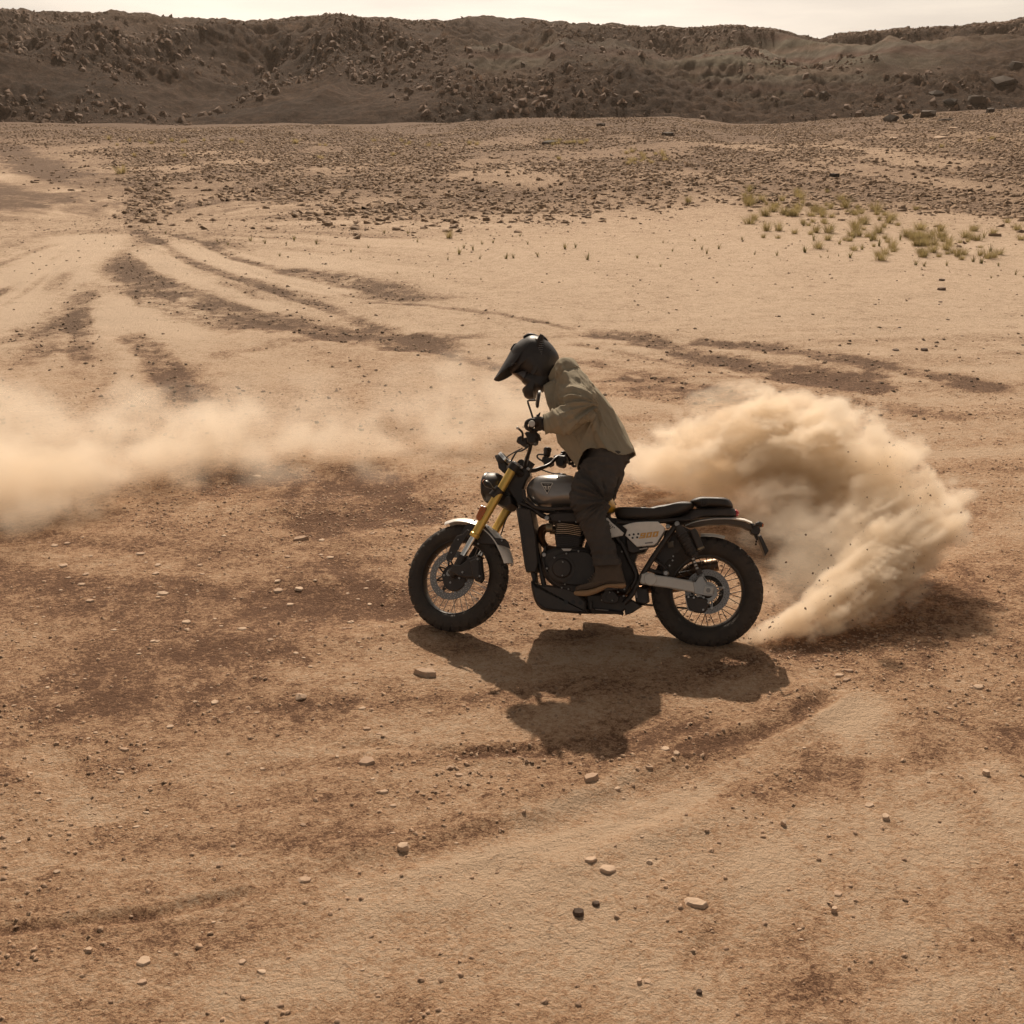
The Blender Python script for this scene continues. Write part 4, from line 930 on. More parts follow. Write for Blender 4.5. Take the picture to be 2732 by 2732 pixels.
for q, r_ in (((1380, 310), .013), ((1562, 258), .016)):
    v = P(zG(*q), -.15); MB().lathe([(0, -.010), (r_ * .35, -.010), (r_ * .45, -.014), (r_ * .8, -.013), (r_, -.006), (r_, .03)], v, (0, 1, 0), 24).build('mounting_bolt', M_STEEL, bike)

# ---- seat and tail
st = empty('seat'); st.parent = bike
MB().pillow(OL(zD, ((-140, 325), (0, 312), (150, 312), (235, 315), (330, 292), (480, 266), (600, 240), (680, 240), (745, 262), (735, 300), (690, 345), (600, 395), (400, 442), (160, 466), (0, 462), (-120, 440)), 0, 4), .125, 0, 9, 4.).build('rider_seat', M_SEAT, st)
MB().pillow(OL(zD, ((690, 240), (735, 207), (800, 187), (900, 184), (1000, 186), (1085, 192), (1142, 216), (1175, 268), (1165, 300), (1060, 302), (900, 300), (780, 300), (735, 268)), 0, 4), .11, 0, 9, 4.).build('pillion_seat', M_SEAT, st)
for x_ in (820, 845, 868): MB().tube([Vector((P(zD(x_, q), 0).x, dd, P(zD(x_, q), 0).z)) for q, dd in ((296, -.109), (250, -.112), (210, -.100), (184, -.06), (181, 0), (184, .06), (210, .1), (250, .112))], .003, 6).build('seat_rib', M_SEAT, st)
for x_, zt in ((235, 318), (330, 295), (430, 278), (520, 262), (605, 243)): MB().tube([Vector((P(zD(x_, zt + q), 0).x, dd, P(zD(x_, zt + q), 0).z)) for q, dd in ((30, -.112), (5, -.095), (-3, -.04), (-3, .04), (5, .095))], .003, 6).build('seat_stitch_roll', M_SEAT, st)
MB().pillow(OL(zD, ((420, 445), (600, 400), (720, 320), (900, 300), (1100, 290), (1175, 298), (1205, 330), (1215, 385), (1150, 396), (1000, 396), (800, 412), (650, 455), (600, 500), (450, 500)), 0, 3), .10, 0, 8, 3.5).build('tail_housing', M_BLACK, bike)
tl = empty('tail_lamp'); tl.parent = bike
MB().pillow(OL(zD, ((1195, 318), (1225, 322), (1246, 345), (1240, 378), (1215, 395), (1192, 392)), 0, 3), .05, 0, 6, 3).build('lamp_lens', M_RED, tl)
# rear mudguard: swept blade
gp = [(640, 482), (700, 455), (760, 435), (850, 417), (960, 402), (1070, 399), (1200, 400), (1300, 415), (1385, 447)]
gb_ = [(x_ - 2, y_ + 26) for x_, y_ in gp]
def blade(top, bot, hw, nm, m, par, mid_out=0.):
    K = 11; vs = []; fs = []; n_ = len(top)
    for s_ in (0, 1):
        for i in range(n_):
            a = P(zD(*top[i])); b = P(zD(*bot[i]))
            for k in range(K):
                t = 2 * k / (K - 1) - 1; e = abs(t) ** 2.6; q = a * (1 - e) + b * e; q = q * 1.0
                vs.append((q.x, t * hw * (1 - .10 * e), q.z - s_ * .004))
    N_ = n_ * K
    for i in range(n_ - 1):
        for k in range(K - 1):
            q = (i * K + k, i * K + k + 1, (i + 1) * K + k + 1, (i + 1) * K + k); fs.append(q); fs.append(tuple(N_ + x for x in q[::-1]))
    for i in range(n_ - 1):
        for k in (0, K - 1): fs.append((i * K + k, (i + 1) * K + k, N_ + (i + 1) * K + k, N_ + i * K + k))
    for i in (0, n_ - 1):
        for k in range(K - 1): fs.append((i * K + k, i * K + k + 1, N_ + i * K + k + 1, N_ + i * K + k))
    return MB().add(vs, fs).build(nm, m, par)
blade(gp, gb_, .085, 'rear_mudguard', M_SILV, bike)
MB().prism(OL(zD, ((620, 500), (660, 475), (800, 440), (960, 425), (1150, 430), (1300, 455), (1370, 490), (1390, 545), (1340, 545), (1270, 510), (1100, 485), (900, 490), (690, 524)), 0), -.060, .060, .004).build('mudguard_underside', mat('mudguard_underside', (.09, .07, .055), .7), bike)
ph = empty('plate_holder'); ph.parent = bike
MB().prism(OL(zD, ((1350, 490), (1400, 470), (1450, 500), (1478, 545), (1460, 590), (1420, 600), (1370, 585)), 0, 2), -.05, .05, .005).build('bracket', M_BLACK, ph)
MB().tube([P(zD(1425, 590)), P(zD(1455, 650))], .012, 10).build('arm', M_BLACK, ph)
for sgn in (-1, 1):
    v = P(zD(1450, 475), -.14); MB().tube([Vector((v.x - .02, sgn * .04, v.z - .01)), Vector((v.x - .004, sgn * .13, v.z))], .006, 8).build('indicator_stalk', M_BLACK, ph)
    MB().tube([Vector((v.x - .012, sgn * .15, v.z)), Vector((v.x + .006, sgn * .15, v.z + .002)), Vector((v.x + .026, sgn * .15, v.z - .004))], [.008, .017, .014], 14).build('rear_indicator', M_BLACK, ph)
    MB().tube([Vector((v.x + .026, sgn * .15, v.z - .004)), Vector((v.x + .034, sgn * .15, v.z - .005))], [.014, .008], 14).build('indicator_lens', M_ORG, ph)
MB().prism(OL(zD, ((1445, 615), (1480, 603), (1562, 778), (1524, 832)), 0), -.08, .08, .003).build('plate_bracket', M_BLACK, ph)
for q in ((1445, 670), (1440, 700)): v = P(zD(*q), -.05); MB().tube([v, v + Vector((-.012, 0, 0))], .006, 8).build('plate_bolt', M_SATIN, ph)
# hugger
guard(RWC, .338, R_(98), R_(74), .080, M_SILV, 'rear_hugger', .010, M=None, n=12, taper=.3)
# shocks
for sgn in (-1, 1):
    sh = empty('shock_absorber'); sh.parent = bike
    def S_(q): v = P(zD(*q), -.155); return Vector((v.x, sgn * .155, v.z))
    MB().tube([S_((555, 500)), S_((600, 590)), S_((650, 680)), S_((700, 780)), S_((740, 850))], [.016, .034, .036, .034, .026], 18).build('shock_body', M_ENG, sh)
    a, b = S_((590, 570)), S_((730, 830))
    cp = []
    dv = (b - a); n1_ = dv.normalized(); o1 = n1_.orthogonal().normalized(); o2 = n1_.cross(o1)
    for k in range(90): t = k / 89; an = t * 2 * math.pi * 7; cp.append(a + dv * t + o1 * math.cos(an) * .038 + o2 * math.sin(an) * .038)
    MB().tube(cp, .0042, 6).build('coil_spring', M_SATIN, sh)
    p0, p1 = S_((712, 845)), S_((775, 1000)); MB().tube([p0, p1], .0075, 12).build('piston_rod', M_SATIN, sh)
    for k in range(4): t = .12 + k * .22; MB().tube([p0.lerp(p1, t), p0.lerp(p1, t + .12)], .009, 12).build('rod_band', M_ALU, sh)
    MB().tube([S_((770, 985)), S_((800, 1045))], .018, 12).build('lower_mount', M_ENG, sh)
    MB().tube([S_((715, 545)), S_((735, 580)), S_((800, 745)), S_((815, 775))], [.020, .024, .024, .021], 18).build('reservoir', M_BLACK, sh)
    MB().tube([S_((800, 745)), S_((808, 765))], .0255, 18).build('reservoir_cap', mat('warm_alloy', (.28, .21, .13), .4, metal=.7), sh)
    MB().tube([S_((600, 520)), S_((680, 560)), S_((720, 600))], .010, 8).build('reservoir_link', M_SATIN, sh)
# clutter between frame and wheel
MB().prism(OL(zD, ((420, 560), (560, 600), (620, 800), (560, 830), (500, 920), (440, 1060), (360, 1040), (330, 900), (280, 860), (380, 720)), 0, 2), -.07, .07, .008).build('battery_box', M_ENG, bike)
MB().box(tuple(P(zD(475, 715), -.09)), (.034, .03, .034), .1).build('relay_block', mat('relay', (.10, .075, .045), .4), bike)
MB().tube([P(zD(440, 690), -.10), P(zD(500, 680), -.10), P(zD(505, 720), -.10)], .0035, 6).build('relay_clip', M_CHROME, bike)
MB().tube(smooth_path([P(zD(*q), .02) for q in ((560, 830), (450, 960), (400, 1120), (390, 1300))], 4), .024, 10, ry=.07).build('inner_mudguard', M_BLACK, bike)
for q in ((492, 892), (458, 950), (500, 845)): v = P(zD(*q), -.10); MB().tube([v, v + Vector((0, -.006, 0))], .005, 8).build('bolt', M_STEEL, bike)
v = P(zD(415, 1035), -.14); MB().lathe([(0, -.01), (.012, -.01), (.018, 0), (.018, .03)], v, (0, 1, 0), 18).build('linkage_bolt', M_STEEL, bike)

# ---- swingarm
sw = empty('swingarm'); sw.parent = bike
so_ = ((120, 1130), (140, 1050), (200, 1030), (250, 1034), (320, 1062), (480, 1080), (700, 1118), (742, 1140), (745, 1262), (700, 1246), (430, 1200), (280, 1182), (180, 1165), (140, 1160))
for sgn in (-1, 1):
    y0 = -.165 if sgn < 0 else .165; o_ = [tuple(v) for v in OL(zD, so_, -.14)]
    MB().prism(o_, y0, y0 - sgn * .038, .007).build('arm_beam', M_ALU, sw)
    o2_ = OL(zD, ((715, 1122), (745, 1128), (790, 1066), (820, 1060), (835, 1080), (872, 1158), (955, 1182), (942, 1284), (880, 1288), (770, 1268), (735, 1262)), -.16)
    MB().prism(o2_, y0 - .002 * -sgn, y0 - sgn * .030, .003).build('axle_plate', M_STEEL, sw)
    a_v = P(zD(888, 1222), -.17)
    MB().box((a_v.x, sgn * .170, a_v.z), (.050, .012, .040), -.12).build('axle_block', M_ALU, sw)
    MB().tube([Vector((a_v.x, sgn * .172, a_v.z)), Vector((a_v.x, sgn * .184, a_v.z))], .014, 6).build('axle_nut', M_DISC, sw)
    w_ = P(zD(240, 1105), -.15); MB().lathe([(0, -.006), (.034, -.004), (.038, .002), (.038, .03)] if sgn < 0 else [(0, .006), (.034, .004), (.038, -.002), (.038, -.03)], (w_.x, sgn * .166, w_.z), (0, 1, 0), 28).build('pivot_boss', M_ALU, sw)
vv = P(zD(215, 1100)); MB().tube([Vector((vv.x - .02, -.16, vv.z)), Vector((vv.x - .02, .16, vv.z))], .030, 20).build('pivot_tube', M_ENG, sw)
MB().prism(OL(zD, ((640, 1290), (800, 1300), (880, 1330), (870, 1440), (810, 1480), (700, 1460), (650, 1400)), -.11, 3), -.125, -.075, .008).build('rear_caliper', M_ENG, bike)
for q in ((725, 1305), (828, 1440), (888, 1358), (836, 1302), (665, 1298)):
    v = P(zD(*q), -.127); MB().tube([v, v + Vector((0, -.006, 0))], .0062, 10).build('bolt', M_STEEL, bike)
v = P(zD(770, 1283), -.15); MB().lathe([(.004, -.003), (.009, -.003), (.009, .01)], v, (0, 1, 0), 14).build('brake_tab', M_ALU, bike)
MB().tube(smooth_path([P(zD(*q), -.12) for q in ((630, 1290), (640, 1350), (665, 1440), (720, 1460))], 4), .0035, 6).build('brake_hose', M_STEEL, bike)
# chain and sprocket on the far side
ch = empty('chain'); ch.parent = bike
spc = RWC + Vector((0, .085, 0)); MB().lathe([(.075, -.004), (.108, -.004), (.112, 0), (.108, .004), (.075, .004), (.075, -.004)], spc, (0, 1, 0), 42, fn=lambda i, j, r, h: (r + (.004 if i % 2 and r > .1 else 0), h)).build('sprocket', M_ENG, ch)
fs_ = P(zC(1100, 1500)); fs_.y = .085
for dz in (.108, -.108): MB().tube([spc + Vector((0, 0, dz)), fs_ + Vector((0, 0, dz * .35))], .007, 6, ry=.009).build('chain_run', M_ENG, ch)
MB().tube([spc + Vector((-.10, 0, .125)), fs_ + Vector((0, .0, .06))], .004, 6, ry=.018).build('chain_guard', M_BLACK, ch)
print('bike', round(time.time() - T0, 1))
# ------------------------------------------------------------------ the rider
def organic(mb, name, m, parent, voxel=.008, smooth=8, disp=None, cut=None, thick=0.):
    me = bpy.data.meshes.new('t'); me.from_pydata(mb.v, [], mb.f)
    bm = bmesh.new(); bm.from_mesh(me); bmesh.ops.recalc_face_normals(bm, faces=bm.faces); bm.to_mesh(me); bm.free()
    o = bpy.data.objects.new('t', me); col.objects.link(o)
    r = o.modifiers.new('r', 'REMESH'); r.mode = 'VOXEL'; r.voxel_size = voxel; r.adaptivity = 0
    s = o.modifiers.new('s', 'SMOOTH'); s.iterations = smooth; s.factor = .5
    dg = bpy.context.evaluated_depsgraph_get(); dg.update(); m2 = bpy.data.meshes.new_from_object(o.evaluated_get(dg))
    bpy.data.objects.remove(o); bpy.data.meshes.remove(me)
    n = len(m2.vertices); V = np.empty(n * 3, np.float32); m2.vertices.foreach_get('co', V); V = V.reshape(-1, 3)
    N = np.empty(n * 3, np.float32); m2.vertex_normals.foreach_get('vector', N); N = N.reshape(-1, 3)
    if disp is not None: V = V + N * disp(V[:, 0], V[:, 1], V[:, 2])[:, None]; m2.vertices.foreach_set('co', V.ravel()); m2.update()
    if cut is not None:
        bm = bmesh.new(); bm.from_mesh(m2); bm.verts.ensure_lookup_table(); k = cut(V)
        bmesh.ops.delete(bm, geom=[bm.verts[i] for i in np.nonzero(k)[0]], context='VERTS')
        for _ in range(6):
            bd = [v for v in bm.verts if v.is_boundary]; new = {}
            for v in bd:
                nb = [e.other_vert(v).co for e in v.link_edges if e.is_boundary]
                if nb: new[v] = v.co * .4 + sum(nb, Vector()) / len(nb) * .6
            for v, c in new.items(): v.co = c
        bm.to_mesh(m2); bm.free()
    m2.name = name; m2.materials.clear(); m2.materials.append(m); m2.shade_smooth()
    ob = link(name, m2, parent)
    if thick: q = ob.modifiers.new('cloth_thickness', 'SOLIDIFY'); q.thickness = thick; q.offset = -1
    return ob
def inside(poly, X, Z):
    c = np.zeros(X.shape, bool); n = len(poly)
    for i in range(n):
        x0, z0 = poly[i]; x1, z1 = poly[(i + 1) % n]
        with np.errstate(divide='ignore', invalid='ignore'): k = ((z0 > Z) != (z1 > Z)) & (X < (x1 - x0) * (Z - z0) / (z1 - z0) + x0)
        c ^= k
    return c
def pair_tube(f, rows, seg=28, mb=None, shrink=0., flip=1):
    """rows: front point, back point, depth of the middle, depth radius"""
    pts = []; r = []; ry = []
    for (a, b, d, hy) in rows:
        A = P(f(*a), d); B = P(f(*b), d); pts.append((A + B) / 2); r.append((A - B).length / 2 - shrink); ry.append(hy - shrink)
    pts = [Vector((p.x, p.y * flip, p.z)) for p in pts]
    n = len(pts); mb = mb or MB(); vs = []; fs = []
    for i, ((a, b, d, hy), c) in enumerate(zip(rows, pts)):
        A = P(f(*a), d); B = P(f(*b), d); U = (A - B).normalized()
        for k in range(seg):
            t = 2 * math.pi * k / seg; vs.append(c + U * math.cos(t) * r[i] + Vector((0, 1, 0)) * math.sin(t) * ry[i])
    for i in range(n - 1):
        for k in range(seg): k2 = (k + 1) % seg; fs.append((i * seg + k, i * seg + k2, (i + 1) * seg + k2, (i + 1) * seg + k))
    fs.append(tuple(range(seg))[::-1]); fs.append(tuple((n - 1) * seg + k for k in range(seg)))
    return mb.add(vs, fs)
M_SKIN = mat('skin', (.34, .19, .13), .55)
def cloth_mat(name, c, c2, weave=.25, dust=0., sc=12):
    return mat(name, c, .9, c2=c2, scale=sc, bump=weave, bscale=260, spec=.2, dust=dust)
M_SHIRT = cloth_mat('khaki_cotton', (.315, .268, .190), (.385, .325, .235))
M_TROUS = cloth_mat('waxed_dark_cotton', (.050, .046, .045), (.095, .085, .078), dust=.14, sc=7)
M_BOOT = mat('worn_brown_leather', (.042, .028, .019), .7, c2=(.085, .058, .038), scale=14, bump=.3, bscale=90, dust=.25)
M_SOLE = mat('crepe_sole', (.40, .25, .13), .8, c2=(.28, .16, .085), scale=30)
M_GLOVE = mat('black_glove_leather', (.016, .012, .011), .6, bump=.3, scale=120, dust=.06)
M_HELM = mat('matt_black_helmet', (.022, .018, .017), .46, dust=.05)
M_LENS = mat('smoked_goggle_lens', (.035, .024, .020), .12, coat=.8)

NEARARM = [((1015, 600), .080, -.12), ((1075, 700), .090, -.175), ((1125, 830), .092, -.235), ((1150, 930), .088, -.28), ((1100, 1012), .074, -.305), ((990, 1060), .062, -.32), ((870, 1088), .051, -.335), ((800, 1100), .043, -.34), ((735, 1110), .039, -.345)]
gF0 = MF @ Vector((gr0.x, -gr0.y, gr0.z)); gF1 = MF @ Vector((gr1.x, -gr1.y, gr1.z)); gN0 = MF @ gr0; gN1 = MF @ gr1
hF = gF0.lerp(gF1, .45)
shF = P(zB(1030, 640), .12)
FARARM = [(shF, .08), (P(zB(1090, 760), .19), .088), (P(zB(1180, 960), .29), .085), (P(zB(1230, 1120), .36), .078), (P(zB(1180, 1300), .36), .062), (hF + Vector((.13, -.0, .10)), .050), (hF + Vector((.085, 0, .065)), .042)]
TORSO = [((862, 640), (950, 475), 0, .075), ((828, 700), (1010, 462), 0, .12), ((800, 780), (1120, 492), 0, .175), ((820, 910), (1275, 665), 0, .20), ((860, 1060), (1405, 810), 0, .185), ((925, 1220), (1535, 985), 0, .175), ((1000, 1385), (1640, 1140), 0, .180), ((1060, 1500), (1705, 1300), 0, .195), ((1120, 1600), (1745, 1425), 0, .205), ((1160, 1700), (1765, 1520), 0, .21), ((1190, 1800), (1760, 1620), 0, .21)]
LEG = [((845, 60), (1300, 20), -.08, .12), ((790, 170), (1235, 185), -.11, .112), ((740, 290), (1178, 300), -.135, .105), ((700, 420), (1115, 430), -.165, .10), ((683, 520), (1055, 540), -.19, .092), ((710, 620), (1025, 640), -.195, .082), ((775, 740), (1062, 760), -.20, .076), ((820, 860), (1090, 870), -.205, .074), ((862, 1000), (1135, 985), -.205, .074), ((902, 1100), (1172, 1085), -.205, .076), ((920, 1192), (1196, 1160), -.205, .078)]
def arm_mb(mb, rows, sh=0.): 
    pts = [P(zB(*q), d) for q, r, d in rows]; mb.tube(smooth_path(pts, 3), list(np.interp(np.linspace(0, len(rows) - 1, (len(rows) - 1) * 3 + 1), range(len(rows)), [r - sh for q, r, d in rows])), 20); return mb
def arm2_mb(mb, rows, sh=0.):
    pts = [q for q, r in rows]; mb.tube(smooth_path(pts, 3), list(np.interp(np.linspace(0, len(rows) - 1, (len(rows) - 1) * 3 + 1), range(len(rows)), [r - sh for q, r in rows])), 20); return mb
# the body under the clothes
bd = MB(); pair_tube(zB, TORSO[:7], mb=bd, shrink=.045)
arm_mb(bd, NEARARM, .018); arm2_mb(bd, FARARM, .022)
for fl in (1, -1): pair_tube(zC, LEG, mb=bd, shrink=.034, flip=fl)
hp = P(zC(1080, 90)); bd.tube([P(zB(1330, 1200)), P(zC(1090, 60)), P(zC(1060, 120))], [.10, .09, .07], 16, ry=[.13, .14, .13], up=(0, 1, 0))
bd.tube([P(zB(930, 600)), P(zB(800, 480))], [.065, .06], 16); hd_ = P(zB(690, 390)); bd.ball(tuple(hd_), (.085, .075, .105), 18, 12)
for sg in (-1, 1): a_ = P(zC(1040, 1180), -.205); b_ = P(zC(1080, 1340), -.205); bd.tube([Vector((a_.x, sg * .205, a_.z)), Vector((b_.x + .01, sg * .205, b_.z + .02))], [.040, .034], 12)
person = organic(bd, 'person', M_SKIN, None, .016, 5)
person.matrix_world = MBIKE
tag(person, 'rider in khaki shirt, dark trousers and black helmet standing on the motorcycle footrests', 'person')
# shirt
elb = P(zB(1150, 940), -.28)
SEAMS = [([P2(zB(*q), -.17) for q in ln], sd_) for ln, sd_ in ((((1000, 470), (900, 560), (862, 660), (860, 780), (890, 900), (960, 960)), 1), (((1105, 500), (1210, 620), (1275, 760), (1300, 900)), 1), (((1250, 1040), (1290, 1200), (1330, 1400)), 1), (((1205, 1500), (1240, 1428), (1310, 1388), (1400, 1388), (1560, 1448), (1640, 1462), (1735, 1410)), 0), (((880, 1000), (1010, 1135)), 1))]
def shirt_disp(x, y, z):
    # folds: long diagonals over the back and side, tight rings round the elbow, fine crumple
    u = x * math.cos(R_(-58)) + z * math.sin(R_(-58)); v = -x * math.sin(R_(-58)) + z * math.cos(R_(-58))
    f1 = fbm(u * 2.2, v * 11, y * 4, oct=3, s=101, ridge=True, gain=.45)
    de = np.sqrt((x - elb.x) ** 2 + (z - elb.z) ** 2 + .3 * (y - elb.y) ** 2)
    near = y < -.16
    ang = np.arctan2(z - elb.z - .03, x - elb.x - .10)
    f2 = fbm(ang * 3.2, de * 5, y * 3, oct=3, s=111, ridge=True)
    f3 = fbm(x * 14, y * 14, z * 14, oct=3, s=121)
    wl = np.exp(-(de / .17) ** 2) * near
    lo = fbm(x * 3.5, y * 3.5, z * 3.5, oct=2, s=131) - .5
    sm = np.zeros(x.shape, np.float32)               # stitched seams, slightly sunk, with puckers beside them
    for ln, side in SEAMS:
        d_, t_, _s = polydist(x, z, ln); mk = (y < -.05) if side else np.ones(x.shape, bool)
        sm += (-.0045 * np.exp(-(d_ / .0045) ** 2) + .0022 * np.exp(-((d_ - .011) / .006) ** 2) * (1 + np.sin((x + z) * 330) * .8)) * mk
    return sm + (f1 ** 1.6 - .45) * .072 * (1 - .7 * wl) + (f2 ** 1.6 - .42) * .085 * wl + (f3 - .5) * .006 + lo * .014
tb = MB(); pair_tube(zB, TORSO, mb=tb); arm_mb(tb, NEARARM); arm2_mb(tb, FARARM)
for sg in (-1, 1):
    s_ = P(zB(1020, 585), 0); tb.ball((s_.x, sg * .135, s_.z), (.075, .075, .07), 14, 10)
hem = [P2(zB(*q)) for q in ((1790, 1425), (1752, 1438), (1700, 1466), (1640, 1487), (1560, 1472), (1480, 1440), (1400, 1412), (1300, 1410), (1220, 1450), (1165, 1530), (1134, 1622), (1100, 1640), (1060, 1900), (1950, 1900), (1950, 1400))]
cuffN = P(zB(742, 1112), -.345); wd = (P(zB(735, 1110), -.345) - P(zB(800, 1100), -.34)).normalized()
def cut_shirt(V):
    k = inside(hem, V[:, 0], V[:, 2]); d_ = (V - np.array(cuffN)) @ np.array(wd); q = V - np.array(cuffN)
    k |= (d_ > 0) & ((q ** 2).sum(1) < .012)
    nk = P(zB(905, 555)); nd = (P(zB(800, 480)) - P(zB(930, 600))).normalized(); d2 = (V - np.array(nk)) @ np.array(nd); k |= (d2 > .004) & (np.abs(V[:, 1]) < .07) & (((V - np.array(nk)) ** 2).sum(1) < .01)
    return k
shirt = organic(tb, 'shirt', M_SHIRT, person, .0052, 8, shirt_disp, cut_shirt, .004)
# collar, cuff band, shoulder and front seams
cl = []
for k in range(15):
    t = k / 14 * 2 * math.pi; a, b_ = P(zB(836, 668)), P(zB(945, 470)); c_ = (a + b_) / 2; U = (b_ - a) / 2
    cl.append(c_ + U * math.cos(t) * 1.02 + Vector((0, 1, 0)) * math.sin(t) * .085)
nd = (P(zB(800, 480)) - P(zB(930, 600))).normalized(); cm = MB(); n_ = 14; vs = []
for k in range(n_): vs += [cl[k], cl[k] + nd * .028 + (cl[k] - sum(cl[:14], Vector()) / 14) * -.02, cl[k] + nd * .028 + (cl[k] - sum(cl[:14], Vector()) / 14) * .04, cl[k] + (cl[k] - sum(cl[:14], Vector()) / 14) * .10 - nd * .012]
cm.add(vs, [(k * 4 + j, ((k + 1) % n_) * 4 + j, ((k + 1) % n_) * 4 + (j + 1) % 4, k * 4 + (j + 1) % 4) for k in range(n_) for j in range(4)]).build('collar', M_SHIRT, shirt, ang=60)
MB().tube([cuffN - wd * .052, cuffN - wd * .05, cuffN - wd * .002, cuffN + wd * .002], [.040, .0435, .041, .037], 22).build('cuff', M_SHIRT, shirt)
bt = P(zB(803, 1138), -.385); MB().tube([bt, bt + Vector((0, -.004, 0))], .006, 10).build('cuff_button', mat('horn_button', (.06, .04, .03), .4), shirt)
cF = FARARM[-1][0]; dF = (FARARM[-1][0] - FARARM[-2][0]).normalized(); MB().tube([cF - dF * .05, cF], .045, 18).build('cuff', M_SHIRT, shirt)
# trousers
def tr_disp(x, y, z):
    kn = P(zC(760, 520), -.19); d = np.sqrt((x - kn.x - .10) ** 2 + (z - kn.z) ** 2)
    a = np.arctan2(z - kn.z, x - kn.x - .16)
    f1 = fbm(a * 4.5, d * 4, y * 3, oct=3, s=141, ridge=True); f2 = fbm(x * 9, y * 9, z * 22, oct=3, s=151, ridge=True)
    cf = np.exp(-((z - P(zC(1040, 1130)).z) / .06) ** 2)
    return (f1 ** 1.5 - .45) * .075 * np.exp(-(d / .22) ** 2) + (f2 - .62) * (.022 + .02 * cf) + (fbm(x * 20, y * 20, z * 20, oct=2, s=161) - .5) * .005
tr = MB()
for fl in (1, -1): pair_tube(zC, LEG, mb=tr, flip=fl, shrink=.007)
tr.ball(tuple(hp + Vector((-.015, 0, .01))), (.125, .185, .11), 18, 12)
tr.tube([P(zC(1080, 90)), P(zC(1110, -60))], [.13, .09], 20, ry=[.16, .13], up=(0, 1, 0))
cutl = P(zC(1055, 1172), -.205).z
trousers = organic(tr, 'trousers', M_TROUS, person, .0075, 5, tr_disp, lambda V: V[:, 2] < cutl - .0 + (V[:, 0] - P(zC(1055, 1172), -.205).x) * .25, .004)
for sg in (-1, 1):
    v0, v1 = P(zC(905, 1150), -.205), P(zC(1190, 1122), -.205); c0 = (v0 + v1) / 2
    MB().tube([Vector((c0.x + .0, sg * .205, c0.z + .004)), Vector((c0.x + .003, sg * .205, c0.z - .030))], [.0830, .0845], 26, ry=[.079, .081]).build('turned_hem', M_TROUS, trousers)
# boots
for sg in (-1, 1):
    bt_ = empty('boot'); bt_.parent = person
    up_ = OL(zC, ((940, 1170), (1180, 1150), (1196, 1200), (1216, 1270), (1233, 1340), (1233, 1378), (1050, 1388), (950, 1423), (850, 1452), (735, 1466), (722, 1440), (735, 1408), (800, 1388), (860, 1362), (900, 1310), (925, 1250)), -.21, 3)
    MB().pillow(up_, .052, sg * .208, 8, 3.0, c=P2(zC(1060, 1330), -.21)).build('upper', M_BOOT, bt_)
    so2 = OL(zC, ((722, 1459), (850, 1448), (950, 1419), (1050, 1383), (1140, 1378), (1234, 1374), (1237, 1412), (1200, 1424), (1100, 1418), (1050, 1421), (1000, 1448), (950, 1472), (880, 1497), (830, 1507), (760, 1506), (718, 1494)), -.21, 2)
    MB().prism([tuple(v) for v in so2], sg * .208 - .056, sg * .208 + .056, .008).build('sole', M_SOLE, bt_)
    MB().tube(smooth_path([Vector((P(zC(*q), -.25).x, sg * .208 + sg * .0535, P(zC(*q), -.25).z)) for q in ((745, 1440), (860, 1425), (960, 1395), (1050, 1365), (1228, 1360))], 4), .0022, 5).build('welt_seam', M_BOOT, bt_)
    for k in range(8):
        t = k / 7; q = (1010 - 148 * t, 1180 + 168 * t + 10 * math.sin(t * 3)); v = P(zC(*q), -.25)
        MB().tube(smooth_path([Vector((v.x + .012, sg * .208 + sg * .040, v.z - .010)), Vector((v.x - .002, sg * .208 + sg * .030, v.z + .006)), Vector((v.x - .010, sg * .208, v.z + .008))], 3), .0028, 6).build('lace', M_SOLE if False else mat('lace', (.10, .07, .045), .8) if k == 0 and sg < 0 else bpy.data.materials['lace'], bt_)
